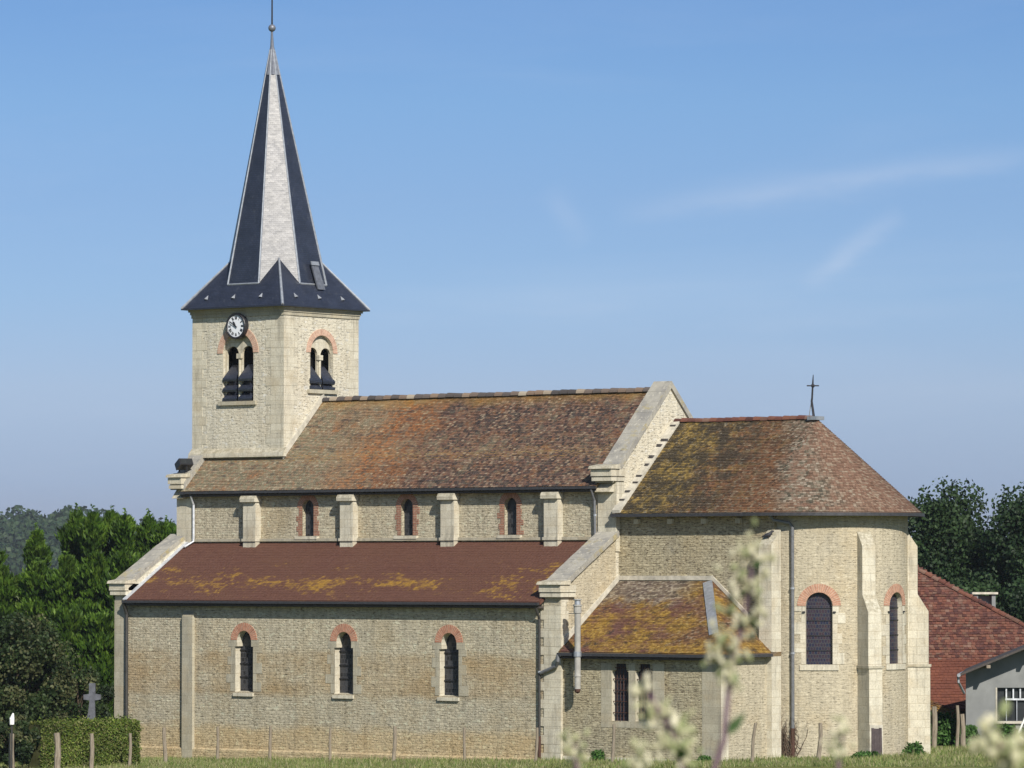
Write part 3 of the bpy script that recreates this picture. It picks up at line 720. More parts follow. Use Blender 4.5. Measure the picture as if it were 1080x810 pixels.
b.prism([(-.78, 3.3, EZ - .25), (-.78, RY, RZ + .12), (-.78, 2 * RY - 3.3, EZ - .25), (-.78, 2 * RY - 3.7, EZ - .25), (-.78, RY, RZ - .3), (-.78, 3.7, EZ - .25)], (.74, 0, 0))
part(b, 'gable_parapet', M['ashlar'])
cpw = coping(-24.42, -23.6, (3.4, roofz(3.4) + .36), (5.3, roofz(5.3) + .36), .34, 'gable_coping')
kneeler(cpw, -24.40, -23.62, 3.2, 3.5, 11.95)
b = MB(); b.prism([(-24.3, 3.35, EZ - .3), (-24.3, 4.9, roofz(4.9) + .08), (-24.3, 4.9, EZ - .3)], (.65, 0, 0)); part(b, 'gable_parapet', M['ashlar'])

# ---- south aisle
AX0, AX1 = -24.35, 0.0
b = MB()
aw = [(c, arch_profile(.40, 2.52, 4.74, .12)) for c in (-17.07, -11.5, -5.83)]
wall(b, MAPY(0), AX0, AX1, -1.2, 6.5, aw, .42, m=0, mj=1)
az_ = lambda y: 6.55 + (y) * .575
wall(b, MAPX(0), 0, NY, -1.2, lambda y: az_(y) + .25, m=2)
wall(b, MAPNX(AX0), -NY, 0, -1.2, lambda s: az_(-s) + .25, m=2)
aisle = part(b, 'aisle_wall', [M['rub_aisle'], M['ashlar'], M['rub_apse']])
for c, pr in aw:
    b = MB(); pane(b, MAPY(0), c, pr, .36); w_ = part(b, 'aisle_window', M['glass'])
    b = MB(); archring(b, MAPY(0), c, 4.74, .40, .74, -.025, .02); part(b, 'brick_arch', M['brick_arch'], w_)
    for sd_ in (-1, 1):
        b = MB(); jamb_blocks(b, MAPY(0), c, .52, 2.55, 4.46, .40, .22, .46, sides=(sd_,)); mbox(b, MAPY(0), c + min(sd_ * .41, sd_ * .86), c + max(sd_ * .41, sd_ * .86), 4.462, 4.735, -.0145, .02)
        part(b, 'jamb_stones', M['ashlar_grey'], w_)
    b = MB(); mp = MAPY(0)
    b.prism([mp(c - .56, 2.34, -.09), mp(c - .56, 2.47, -.09), mp(c - .56, 2.56, .36), mp(c - .56, 2.34, .36)], (1.12, 0, 0)); part(b, 'sill', M['ashlar'], w_)
    for z in (3.15, 3.72, 4.3): b = MB(); mbox(b, mp, c - .50, c + .50, z, z + .035, .30, .345); part(b, 'saddle_bar', M['iron'], w_)
# corner piers, pilaster and plinth
def quoin(mp, s0, s1, z0, z1, d0, name='corner_pier', d1=.0, mat='ashlar', toothL=.0, toothR=.0):
    b = MB(); z = z0; k = 0
    if not toothL and not toothR: mbox(b, mp, s0, s1, z0, z1, d0, d1)
    while (toothL or toothR) and z < z1 - .02:
        zt = min(z + .36, z1); zt = z1 if z1 - zt < .15 else zt
        mbox(b, mp, s0 - (toothL if k % 2 else 0), s1 + (toothR if k % 2 else 0), z + .003, zt - .003, d0, d1); z = zt; k += 1
    return part(b, name, M[mat])
quoin(MAPY(0), -.86, .004, -.4, 6.5, -.035, toothL=.17)
quoin(MAPX(0), -.03, .34, -.4, 6.6, -.006, toothR=.14)
quoin(MAPY(0), -24.52, -23.85, -1, 6.4, -.10, mat='ashlar_grey')
b = MB(); mp = MAPY(0); mbox(b, mp, -20.5, -19.9, -.8, 5.72, -.16, .0)
b.prism([mp(-20.5, 5.72, -.16), mp(-20.5, 5.95, 0), mp(-20.5, 5.72, 0)], (.6, 0, 0)); part(b, 'pilaster', M['ashlar_grey'])
b = MB()
b.prism([mp(-23.8, -.9, -.14), mp(-23.8, .02, -.14), mp(-23.8, .1, 0), mp(-23.8, -.9, 0)], (3.28, 0, 0)); part(b, 'plinth', M['rub_aisle']); b = MB(); b.prism([mp(-19.88, -.9, -.14), mp(-19.88, .02, -.14), mp(-19.88, .1, 0), mp(-19.88, -.9, 0)], (18.98, 0, 0)); part(b, 'plinth', M['rub_aisle'])
# aisle roof
AEY, AEZ, ATZ = -.35, 6.44, 8.93
b = MB(); up = V((0, NY - AEY, ATZ - AEZ)); LA = up.length; up.normalize(); nn = V((0, -up.z, up.y))
tiles(b, (-23.7, AEY, AEZ), (1, 0, 0), up, nn, lambda t: None if t > LA - .1 else [(0, 22.85)], e=.14, w=.17, jit=.005, th=.011)
b.prism([(-23.7, AEY, AEZ - .01), (-23.7, NY, ATZ - .01), (-23.7, NY, ATZ - .12), (-23.7, AEY, AEZ - .12)], (22.9, 0, 0))
aroof = part(b, 'aisle_roof', M['tile_aisle'])
b = MB(); b.box((-23.75, AEY - .14, AEZ - .135), (-.84, AEY - .01, AEZ - .03)); part(b, 'gutter', M['gutter'])
b = MB(); b.box((-23.7, AEY, AEZ - .26), (-.86, .02, AEZ - .18)); part(b, 'soffit', M['soffit'])
b = MB()
b.prism([(-23.76, AEY - .05, AEZ + .04), (-23.76, NY - .05, ATZ + .06), (-23.76, NY - .05, ATZ + .02), (-23.76, AEY - .05, AEZ)], (.22, 0, 0)); part(b, 'verge_flashing', M['zinc_light'], aroof)
ce = coping(-.92, .12, (-.1, 7.16), (NY + .1, 9.40), .26, 'aisle_coping'); kneeler(ce, -.95, .16, -.26, .1, 7.26)
b = MB(); b.prism([(-.85, -.04, 6.3), (-.85, -.04, 6.95), (-.85, NY, 9.1), (-.85, NY, 6.3)], (.845, 0, 0)); part(b, 'aisle_parapet', M['rub_apse'])
cw_ = coping(-24.75, -23.8, (-.1, 7.16), (NY + .1, 9.35), .26, 'aisle_coping'); kneeler(cw_, -24.7, -23.75, -.26, .1, 7.26)
b = MB(); b.prism([(-24.55, -.04, 6.3), (-24.55, -.04, 6.95), (-24.55, NY, 9.1), (-24.55, NY, 6.3)], (.8, 0, 0)); part(b, 'aisle_parapet', M['ashlar'])
# north aisle, seen only from elsewhere
b = MB()
b.box((AX0, 2 * RY - NY, -1.2), (0, 15, 6.4)); b.prism([(AX0, 15.36, 6.44), (AX0, 11.3, 8.93), (AX0, 11.3, 6.44)], (24.35, 0, 0)); part(b, 'north_aisle', M['rub_aisle'])
# downpipes
def pipe(path, r, mat, foot=None, brackets=()):
    b = MB(); b.tube(path, r, 10); o = part(b, 'downpipe', M[mat], smooth=False)
    if foot: b = MB(); b.tube(foot, r * 1.25, 10); part(b, 'cast_foot', M['cast'], o)
    for p in brackets: b = MB(); b.tube([V(p) - V((0, 0, .04)), V(p) + V((0, 0, .04))], r * 1.35, 10); part(b, 'bracket', M['zinc'], o)
    return o
pipe([(-1.0, -.4, 6.3), (-1.02, -.34, 6.15), (-1.04, -.1, 5.75), (-1.04, -.1, .95)], .055, 'pipe_dark', [(-1.04, -.1, 1.0), (-1.04, -.1, -.2)], [(-1.04, -.1, 3.6)])
pipe([(-23.7, -.4, 6.3), (-23.74, -.16, 5.8), (-23.74, -.16, -.5)], .075, 'pipe_dark')
pipe([(-.95, 3.28, 11.05), (-.98, 3.55, 10.6), (-.98, 3.58, 9.2)], .055, 'pipe', None, [(-.98, 3.58, 10.0)])
pipe([(-23.15, 3.35, 11.0), (-23.2, 3.58, 10.6), (-23.2, 3.58, 9.0), (-23.4, 3.2, 8.75)], .055, 'zinc_light')

# ---- tower
TX0, TX1, TY0, TY1, TZ = -24.42, -19.05, 4.85, 9.95, 19.15
b = MB()
bf = arch_profile(.90, 15.2, 17.34, n=14); be = arch_profile(.78, 15.72, 17.36, n=14)
CF, CE = -21.72, 7.42
wall(b, MAPY(TY0), TX0, TX1, 0, TZ, [(CF, bf)], .16)
wall(b, MAPX(TX1), TY0, TY1, 0, TZ, [(CE, be)], .16)
wall(b, MAPNX(TX0), -TY1, -TY0, -.6, TZ); wall(b, MAPNY(TY1), -TX1, -TX0, 0, TZ)
b.face([(TX0, TY0, TZ), (TX1, TY0, TZ), (TX1, TY1, TZ), (TX0, TY1, TZ)])
tower = part(b, 'tower_wall', M['rub_tower'])
for nm, mp, s0, s1, tl, tr in (('f', MAPY(TY0), TX0 - .008, TX0 + .60, 0, .25), ('f', MAPY(TY0), TX1 - .75, TX1 + .012, .3, 0), ('e', MAPX(TX1), TY0 - .010, TY0 + .65, 0, .25), ('e', MAPX(TX1), TY1 - .6, TY1 + .01, .25, 0)):
    b = MB(); z = 12.9; k = 0
    while z < TZ - .1:
        zt = min(z + .42, TZ - .02)
        mbox(b, mp, s0 - (tl if k % 2 else 0), s1 + (tr if k % 2 else 0), z + .003, zt - .003, -.014, .03); z = zt; k += 1
    part(b, 'quoin', M['ashlar'], tower)
b = MB()                                                        # cornice below the spire
for (o, z0, z1) in ((.05, 18.95, 19.10), (.09, 19.10, 19.22), (.15, 19.22, 19.31), (.20, 19.31, 19.36)):
    b.box((TX0 - o, TY0 - o, z0), (TX1 + o, TY1 + o, z1))
part(b, 'cornice', M['ashlar_grey'], tower)
b = MB()                                                        # sloped ledge where the tower leaves the roof
mp = MAPY(TY0)
b.prism([mp(TX0 - .06, 12.72, -.22), mp(TX0 - .06, 12.90, -.20), mp(TX0 - .06, 13.12, 0), mp(TX0 - .06, 12.72, 0)], (TX1 - TX0 + .22, 0, 0))
part(b, 'roof_ledge', M['ashlar'], tower)
b = MB()
b.prism([(TX1 + .002, TY0 - .1, roofz(4.75) + .05), (TX1 + .002, RY, RZ + .06), (TX1 + .002, RY, RZ + .36), (TX1 + .002, TY0 - .1, roofz(4.75) + .38)], (.09, 0, 0)); part(b, 'roof_flashing', M['mortar'], tower)
def belfry(mp, c, prof, zsill, zsp, rin, tiers, opz, archz):
    """twin-light belfry window set in its recess"""
    b = MB(); hw, off = .35, .45
    z0 = prof[0][1]
    lights = [(c - off, arch_profile(hw, z0 + .02, opz)), (c + off, arch_profile(hw, z0 + .02, opz))]
    R = prof[-1][0]
    ztop = lambda s: zsp + sqrt(max(0, R * R - (s - c) ** 2)) if abs(s - c) < R else zsp
    # the plate behind the recess, pierced by two lights
    def plate(s0, s1):
        wall(b, lambda s, z, d=0: mp(s, z, d + .16), s0, s1, z0, ztop, lights if s0 < c - 1e-3 and s1 > c else [], .12, step=.08)
    plate(c - R, c + R)
    w = part(b, 'belfry_window', M['ashlar'])
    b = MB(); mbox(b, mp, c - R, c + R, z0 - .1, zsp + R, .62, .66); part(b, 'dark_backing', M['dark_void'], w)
    b = MB(); archring(b, mp, c, zsp, R, R + archz, -.03, .03, 20); part(b, 'brick_arch', M['brick_arch_pale'], w)
    b = MB(); mbox(b, mp, c - R - .2, c + R + .2, z0 - .17, z0, -.12, .55); part(b, 'sill', M['ashlar_grey'], w)
    b = MB(); p0 = mp(c, z0, .10); b.tube([mp(c, z0, .12), mp(c, opz - .18, .12)], .06, 10); mbox(b, mp, c - .13, c + .13, opz - .2, opz + .02, .03, .2); part(b, 'colonnette', M['ashlar'], w)
    for s in (-1, 1):
        for zz, h in tiers:
            b = MB(); cc = c + s * off
            # a slanted slate hood: narrow and deep at the top, wide and forward at its lip
            q = [mp(cc - hw * .62, zz + h, .40), mp(cc + hw * .62, zz + h, .40), mp(cc + hw * 1.18, zz, -.06), mp(cc - hw * 1.18, zz, -.06)]
            q2 = [p - V((0, 0, .05)) for p in q]
            b.face([q[3], q[2], q[1], q[0]]); b.face(q2)
            for k in range(4): b.face([q[k], q[(k + 1) % 4], q2[(k + 1) % 4], q2[k]])
            m0, m1 = mp(cc - hw * 1.18, zz - .13, -.04), mp(cc + hw * 1.18, zz - .13, -.04)
            b.face([m0, m1, q2[2], q2[3]]); part(b, 'louvre', M['slate'], w)
    return w
belfry(MAPY(TY0), CF, bf, 15.2, 17.34, .90, [(15.34, .46), (15.76, .46), (16.22, .62)], 17.30, .31)
belfry(MAPX(TX1), CE, be, 15.72, 17.36, .78, [(15.83, .33), (16.12, .66)], 17.24, .28)
# clock
KC = (CF + .04, TY0, 18.52)
b = MB(); mpc = MAPY(TY0)
def disc(b, r, d, n=32, r_in=0):
    P = lambda a, rr: mpc(KC[0] + rr * cos(a), KC[2] + rr * sin(a), d)
    if r_in == 0: b.face([P(2 * pi * k / n, r) for k in range(n)])
    else:
        for k in range(n): b.face([P(2 * pi * k / n, r_in), P(2 * pi * k / n, r), P(2 * pi * (k + 1) / n, r), P(2 * pi * (k + 1) / n, r_in)])
disc(b, .50, -.20); clock = part(b, 'clock', M['clock_face'])
b = MB(); n = 36
prof_ = [(.485, -.20), (.485, -.23), (.50, -.25), (.55, -.25), (.58, -.22), (.58, .02)]
for k in range(n):
    a, q = 2 * pi * k / n, 2 * pi * (k + 1) / n
    for (r0, d0), (r1, d1) in zip(prof_, prof_[1:]):
        b.face([mpc(KC[0] + r0 * cos(a), KC[2] + r0 * sin(a), d0), mpc(KC[0] + r1 * cos(a), KC[2] + r1 * sin(a), d1), mpc(KC[0] + r1 * cos(q), KC[2] + r1 * sin(q), d1), mpc(KC[0] + r0 * cos(q), KC[2] + r0 * sin(q), d0)])
part(b, 'clock_rim', M['black'], clock)
b = MB()
def bar(b, x0, y0, x1, y1, w0, w1, d, th=.012):
    """a flat tapered bar in the plane of the dial"""
    dx, dy = x1 - x0, y1 - y0; L = sqrt(dx * dx + dy * dy); nx, ny = -dy / L, dx / L
    q = [(x0 + nx * w0, y0 + ny * w0), (x0 - nx * w0, y0 - ny * w0), (x1 - nx * w1, y1 - ny * w1), (x1 + nx * w1, y1 + ny * w1)]
    P = lambda p, dd: mpc(KC[0] + p[0], KC[2] + p[1], dd)
    b.prism([P(p, d) for p in q], (0, -th, 0))
ROM = ['XII', 'I', 'II', 'III', 'IIII', 'V', 'VI', 'VII', 'VIII', 'IX', 'X', 'XI']
for k in range(12):
    a = pi / 2 - k * pi / 6; cx_, cy_ = .37 * cos(a), .37 * sin(a)
    ex = (sin(a), -cos(a)); ey = (cos(a), sin(a))
    tot = sum({'I': .032, 'V': .07, 'X': .07}[ch] for ch in ROM[k]); x = -tot / 2; H = .068
    def st(xa, ya, xb, yb, w=.011): bar(b, cx_ + ex[0] * xa + ey[0] * ya, cy_ + ex[1] * xa + ey[1] * ya, cx_ + ex[0] * xb + ey[0] * yb, cy_ + ex[1] * xb + ey[1] * yb, w, w, -.203, .006)
    for ch in ROM[k]:
        if ch == 'I': st(x + .016, -H, x + .016, H); x += .032
        elif ch == 'V': st(x + .008, H, x + .035, -H, .013); st(x + .062, H, x + .035, -H, .008); x += .07
        else: st(x + .008, H, x + .062, -H, .013); st(x + .062, H, x + .008, -H, .008); x += .07
part(b, 'numerals', M['black'], clock)
ah = radians(90 - (10 + 50 / 60) * 30); am = radians(90 - 50 * 6)
b = MB(); bar(b, -.06 * cos(ah), -.06 * sin(ah), .17 * cos(ah), .17 * sin(ah), .02, .045, -.222); bar(b, .17 * cos(ah), .17 * sin(ah), .28 * cos(ah), .28 * sin(ah), .05, .004, -.222); part(b, 'hour_hand', M['black'], clock)
b = MB(); bar(b, -.1 * cos(am), -.1 * sin(am), .40 * cos(am), .40 * sin(am), .028, .010, -.238); part(b, 'minute_hand', M['black'], clock)

# ---- spire
SC = V(((TX0 + TX1) / 2, (TY0 + TY1) / 2, 0)); EH = 2.98; SE = 19.38; OZ, OA, AP = 20.42, 2.20, 31.55
ov = OA * tan(pi / 8)
P3 = lambda x, y, z: SC + V((x, y, z))
octv = [P3(OA, -ov, OZ), P3(OA, ov, OZ), P3(ov, OA, OZ), P3(-ov, OA, OZ), P3(-OA, ov, OZ), P3(-OA, -ov, OZ), P3(-ov, -OA, OZ), P3(ov, -OA, OZ)]
TIP = -RX * .19                                                 # the tip leans a little
apex = P3(0, 0, AP) + TIP
b = MB()
for k in range(8): b.face([octv[k], octv[(k + 1) % 8], apex])
spire = part(b, 'spire', M['slate'])
b = MB(); cor = [P3(EH, -EH, SE), P3(EH, EH, SE), P3(-EH, EH, SE), P3(-EH, -EH, SE)]
sides = [(cor[3], cor[0], octv[7], octv[6]), (cor[0], cor[1], octv[1], octv[0]), (cor[1], cor[2], octv[3], octv[2]), (cor[2], cor[3], octv[5], octv[4])]
for q in sides: b.face(q)
bz = 21.55; ba = OA * (AP - bz) / (AP - OZ) / sqrt(2) + .01
for k, (sx, sy) in enumerate(((1, -1), (1, 1), (-1, 1), (-1, -1))):
    B = P3(sx * ba, sy * ba, bz); v0, v1 = octv[(2 * k - 1) % 8], octv[2 * k]
    b.face([cor[k], B, v0]); b.face([cor[k], v1, B])
b.box((SC.x - EH - .02, SC.y - EH - .02, SE - .06), (SC.x + EH + .02, SC.y + EH + .02, SE - .005))
skirt = part(b, 'spire_skirt', M['slate'])
b = MB()                                                       # zinc strips on the arrises and at the foot
for k in range(8): b = MB(); b.tube([octv[k], octv[k] + (apex - octv[k]) * .955], [.05, .03], 6); part(b, 'arris_flashing', M['zinc'], spire)
for k in (7, 1, 3, 5): b = MB(); b.tube([octv[k - 1], octv[k]], .05, 6); part(b, 'foot_flashing', M['zinc'], spire)
for k, (sx, sy) in enumerate(((1, -1), (1, 1), (-1, 1), (-1, -1))): b = MB(); b.tube([cor[k], P3(sx * ba, sy * ba, bz)], [.07, .05], 6); part(b, 'hip_flashing', M['zinc'], skirt)
b = MB(); ca = lambda z: OA * (AP - z) / (AP - OZ) * 1.08
rings = [(29.9, ca(29.9) + .02), (30.6, ca(30.6) + .015), (31.2, .085), (31.75, .05), (32.0, .045)]
b.tube([SC + TIP * ((z - OZ) / (AP - OZ)) + V((0, 0, z)) for z, r in rings], [r for z, r in rings], 8); part(b, 'lead_cap', M['lead'], spire)
b = MB(); b.ball(SC + TIP + V((0, 0, 32.03)), .17, 16); part(b, 'finial_ball', M['lead'], spire, smooth=True)
b = MB(); b.tube([SC + TIP + V((0, 0, 32.1)), SC + TIP + V((0, 0, 34.6))], [.04, .025], 8); b.tube([SC + TIP + V((-.35, 0, 34.0)), SC + TIP + V((.35, 0, 34.0))], .03, 6); part(b, 'finial_rod', M['iron'], spire)
for ang in (0, 1):                                             # three little zinc vents on each seen slope
    for s in (-1.75, -.15, 1.45):
        b = MB()
        base = lambda q, z, out: (P3(q, -(EH - (z - SE) * (EH - OA) / (OZ - SE)) - out, z) if ang == 0 else P3(EH - (z - SE) * (EH - OA) / (OZ - SE) + out, q, z))
        tip, l, r = base(s, SE + .58, .02), base(s - .10, SE + .38, .02), base(s + .10, SE + .38, .02)
        f_ = base(s, SE + .41, .16)
        b.face([tip, l, f_]); b.face([tip, f_, r]); b.face([l, r, f_]); part(b, 'roof_vent', M['zinc'], skirt)
b = MB()                                                       # wooden hatch board leaning on the east facet
def east(y, z, out=0): return P3(OA * (AP - z) / (AP - OZ) + out, y, z)
b.prism([east(.05, 20.2, .16), east(-.12, 21.35, .12), east(.30, 21.35, .12), east(.52, 20.2, .16)], (.07, 0, 0)); part(b, 'hatch', M['lead'], spire)
b = MB(); b.prism([east(-.16, 21.28, .20), east(-.16, 21.45, .18), east(.34, 21.45, .18), east(.34, 21.28, .20)], (.05, 0, 0)); part(b, 'hatch_hood', M['zinc'], spire)

# ---- chancel and apse
CEZ, CRZ, CWY = 10.06, 13.95, 3.90
b = MB()
wall(b, MAPY(CWY), 0.0, AC.x + .6, -.3, 10.1, m=0); wall(b, MAPX(AC.x + .6), CWY, CWY + .5, -.3, 10.1, m=0)
aw1 = radians(36) * AR; aw2 = radians(94) * AR
apw = [(aw1, arch_profile(.54, 3.95, 6.30)), (aw2, arch_profile(.54, 3.95, 6.30))]
wall(b, MAPA, 0, pi * AR, -.3, 10.1, apw, .27, step=.3, m=1, mj=2)
wall(b, MAPNY(AC.y + AR), -AC.x, 0, -.3, 10.1, m=0)
chancel = part(b, 'chancel_wall', [M['rub_chancel'], M['rub_apse'], M['ashlar']])
for c, pr in apw:
    b = MB(); pane(b, MAPA, c, pr, .20); w_ = part(b, 'apse_window', M['glass_mesh'])
    b = MB(); archring(b, MAPA, c, 6.30, .54, .88, -.025, .03, 18); part(b, 'brick_arch', M['brick_arch_mid'], w_)
    for sd_ in (-1, 1): b = MB(); jamb_blocks(b, MAPA, c, .54, 3.95, 6.29, .42, .22, .48, n=3, sides=(sd_,)); part(b, 'jamb_stones', M['ashlar'], w_)
    b = MB(); mbox(b, MAPA, c - .78, c + .78, 3.72, 3.94, -.05, .4, n=8); part(b, 'sill', M['ashlar'], w_)
    for z in (4.5, 5.1, 5.7, 6.2): b = MB(); mbox(b, MAPA, c - .53, c + .53, z, z + .03, .16, .19, n=4); part(b, 'saddle_bar', M['iron'], w_)
    for x in (-.66, .56): b = MB(); mbox(b, MAPA, c + x, c + x + .10, 6.02, 6.08, -.08, .0); part(b, 'wall_hook', M['iron'], w_)
# roof: straight part then half cone
CEY = CWY - .46; up = V((0, AC.y - CEY, CRZ - CEZ)); LC = up.length; up.normalize(); nn = V((0, -up.z, up.y))
b = MB()
tiles(b, (.02, CEY, CEZ), (1, 0, 0), up, nn, lambda t: None if t > LC - .05 else [(0, AC.x - .02)], e=.10, w=.135, jit=.013)
b.prism([(.02, CEY, CEZ - .01), (.02, AC.y, CRZ - .01), (.02, AC.y, CRZ - .13), (.02, CEY, CEZ - .13)], (AC.x - .02, 0, 0))
b.prism([(.02, 2 * AC.y - CEY, CEZ - .01), (.02, AC.y, CRZ - .01), (.02, AC.y, CRZ - .13), (.02, 2 * AC.y - CEY, CEZ - .13)], (AC.x - .02, 0, 0))
RE = AC.y - CEY; nseg = 48
for k in range(nseg):
    a, q = pi * k / nseg, pi * (k + 1) / nseg
    D = lambda g, r, z: V((AC.x + r * sin(g), AC.y - r * cos(g), z))
    b.face([D(a, RE, CEZ - .01), D(q, RE, CEZ - .01), V((AC.x, AC.y, CRZ - .01))], uv=[(7.2 + a * 2, 0), (7.2 + q * 2, 0), (7.2, 5)], r=.3)
    b.face([D(a, RE, CEZ - .13), D(q, RE, CEZ - .13), D(q, RE, CEZ - .01), D(a, RE, CEZ - .01)], r=.3)
    b.face([D(q, RE, CEZ - .13), D(a, RE, CEZ - .13), V((AC.x, AC.y, CEZ - .12))], r=.3)
t = 0.0; k = 0; e = .10
while t < LC - .12:
    r0 = RE * (1 - t / LC); r1 = RE * (1 - min(1, (t + e + .03) / LC)); n = max(6, int(pi * r0 / .135)); z0 = CEZ + t * up.z; z1 = CEZ + min(LC, t + e + .03) * up.z
    for j in range(n):
        a, q = pi * (j + (.5 if k % 2 else 0) + .02) / n, pi * (j + (.5 if k % 2 else 0) + .97) / n
        if q > pi: continue
        r = random.random(); lf = .022 + random.uniform(0, .016)
        nm = lambda g: V((sin(g) * up.z, -cos(g) * up.z, up.y))
        A, B, C_, D_ = D(a, r0, z0) + nm(a) * lf, D(q, r0, z0) + nm(q) * lf, D(q, r1, z1) + nm(q) * .006, D(a, r1, z1) + nm(a) * .006
        rm = RE * .62
        u = [(7.2 + a * rm, t), (7.2 + q * rm, t), (7.2 + q * rm, t + e), (7.2 + a * rm, t + e)]
        b.face([A, B, C_, D_], uv=u, r=r); b.face([D(a, r0, z0), D(q, r0, z0), B, A], uv=[u[0], u[1], u[1], u[0]], r=r)
    t += e; k += 1
croof = part(b, 'chancel_roof', M['tile_chancel'])
b = MB(); ridge_caps(b, (.1, AC.y, CRZ - .04), (AC.x - .1, AC.y, CRZ - .04), .15, .36, .015); part(b, 'ridge_tiles', M['tile_barn'], croof)
b = MB(); b.prism([(.012, CEY, CEZ + .0), (.012, AC.y, CRZ), (.012, AC.y, CRZ + .12), (.012, CEY - .02, CEZ + .14)], (.40, 0, 0)); part(b, 'verge_mortar', M['mortar'], croof)
for k in range(9):
    f = .10 + k * .098 + random.uniform(-.02, .02); y, z = CEY + (AC.y - CEY) * f, CEZ + (CRZ - CEZ) * f
    b = MB(); y += random.uniform(-.08, .08); z = CEZ + (CRZ - CEZ) * (y - CEY) / (AC.y - CEY); x_ = random.uniform(.06, .2); w_ = random.uniform(.05, .10); b.box((x_, y - w_, z + .09), (x_ + random.uniform(.14, .28), y + w_, z + random.uniform(.15, .21))); part(b, 'verge_slate', M['slab'], croof)
b = MB(); b.box((0.0, CEY - .12, CEZ - .15), (AC.x, CEY - .005, CEZ - .02))
for k in range(nseg):
    a, q = pi * k / nseg, pi * (k + 1) / nseg
    for (r0, z0, r1, z1) in ((RE + .005, CEZ - .15, RE + .12, CEZ - .15), (RE + .12, CEZ - .15, RE + .12, CEZ - .02), (RE + .12, CEZ - .02, RE + .005, CEZ - .02)):
        b.face([D(a, r0, z0), D(q, r0, z0), D(q, r1, z1), D(a, r1, z1)])
part(b, 'gutter', M['gutter'])
for k, x in enumerate((1.0, 2.7, 4.4, 6.1)):
    b = MB(); mbox(b, MAPY(CWY), x - .12, x + .12, 9.62, 9.82, -.16, .0); part(b, 'corbel', M['ashlar'])
b = MB()
for k in range(5):
    mbox(b, MAPY(CWY), .0 + k, .35 + k, 0, .1, .05, .1)
# iron cross over the apse
b = MB(); x, y = AC.x - .22, AC.y
b.tube([(x + .14, y, CRZ - .05), (x + .02, y, CRZ + .70), (x + .04, y, CRZ + .82), (x + .08, y, CRZ + 1.45), (x + .10, y, CRZ + 1.78)], [.055, .045, .04, .035, .015], 6)
rcross = part(b, 'roof_cross', M['iron'])
b = MB(); c = V((x + .08, y, CRZ + 1.33)); b.tube([c - RX * .25, c + RX * .25], .03, 6); b.ball(c, .085, 8); part(b, 'cross_arm', M['iron'], rcross)
b = MB(); b.tube([(x - .12, y, CRZ + .02), (x - .04, y, CRZ + .45), (x + .03, y, CRZ + .8)], [.02, .02, .015], 5); part(b, 'stay', M['zinc'], rcross)
b = MB(); b.box((x - .02, y - .28, CRZ - .08), (x + .45, y + .28, CRZ + .07)); part(b, 'cross_base', M['zinc'], rcross)
# buttresses
def buttress(fr, w, stages, name='buttress', mat='ashlar'):
    """stages: (z0, z1, depth, depth at top) from the foot up; the top of each weathers back to the next"""
    o, ex, ey = fr; b = MB(); ez = V((0, 0, 1))
    for i, (z0, z1, d, zs, d2) in enumerate(stages):
        F = lambda s, dd, z: o + ex * s + ey * dd + ez * z
        h = w / 2
        prof = [(0, z0), (d, z0), (d, z1), (d2, zs), (0, zs)] if d2 > 0 else [(0, z0), (d, z0), (d, z1), (0, zs)]
        pl = [F(-h, dd, z) for dd, z in prof]; pr = [F(h, dd, z) for dd, z in prof]
        uvp = [(dd + .2, z) for dd, z in prof]
        def out(pts, uv, dirn):
            n = (pts[1] - pts[0]).cross(pts[2] - pts[1])
            if n.dot(dirn) < 0: pts, uv = pts[::-1], uv[::-1]
            b.face(pts, uv=uv)
        out(pl, uvp, -ex); out(pr, uvp, ex)
        for k in range(1, len(prof) - 1):
            (d0, a0), (d1, a1) = prof[k], prof[k + 1]
            if d1 == 0 and k == len(prof) - 2 and d2 > 0: continue
            q = [F(-h, d0, a0), F(h, d0, a0), F(h, d1, a1), F(-h, d1, a1)]
            out(q, [(-h, a0), (h, a0), (h, a1 + abs(d1 - d0)), (-h, a1 + abs(d1 - d0))], ey + ez * .5)
    return part(b, name, M[mat])
buttress((V((7.80, CWY, 0)), V((1, 0, 0)), V((0, -1, 0))), .62, [(-.3, 8.75, .66, 9.35, .0)])
def rad(a): a = radians(a); return (V((AC.x + (AR - .06) * sin(a), AC.y - (AR - .06) * cos(a), 0)), V((cos(a), sin(a), 0)), V((sin(a), -cos(a), 0)))
for a in (65, 122):
    buttress(rad(a), .62, [(-.3, 3.82, .94, 3.90, .88), (3.90, 6.05, .88, 6.75, .44), (6.75, 8.7, .44, 9.35, .0)])
b = MB()
for a in (65, 122):
    o, ex, ey = rad(a)
b = MB(); o, ex, ey = rad(65)
b.box((-.36, -.0, 3.80), (.36, .99, 3.90), fr=(o, ex, ey, V((0, 0, 1)))); part(b, 'buttress_string', M['ashlar_grey'])
b = MB(); o, ex, ey = rad(122)
b.box((-.36, -.0, 3.80), (.36, .99, 3.90), fr=(o, ex, ey, V((0, 0, 1)))); part(b, 'buttress_string', M['ashlar_grey'])
# plinth round the chancel and apse
b = MB(); mbox(b, MAPA, .0, pi * AR, -.4, .30, -.08, .0, n=40); part(b, 'plinth', M['ashlar_grey'])
# apse downpipe
a = radians(20); q = lambda d, z: MAPA(a * AR, z, -d)
pipe([V((7.85, CWY - .40, 9.93)), V((7.9, CWY - .22, 9.74)), MAPA(a * AR - .12, 9.62, -.10), q(.1, 9.45), q(.1, 1.3)], .07, 'pipe', [q(.1, 1.4), q(.1, -.1)], [q(.1, 7.0), q(.1, 4.4)])

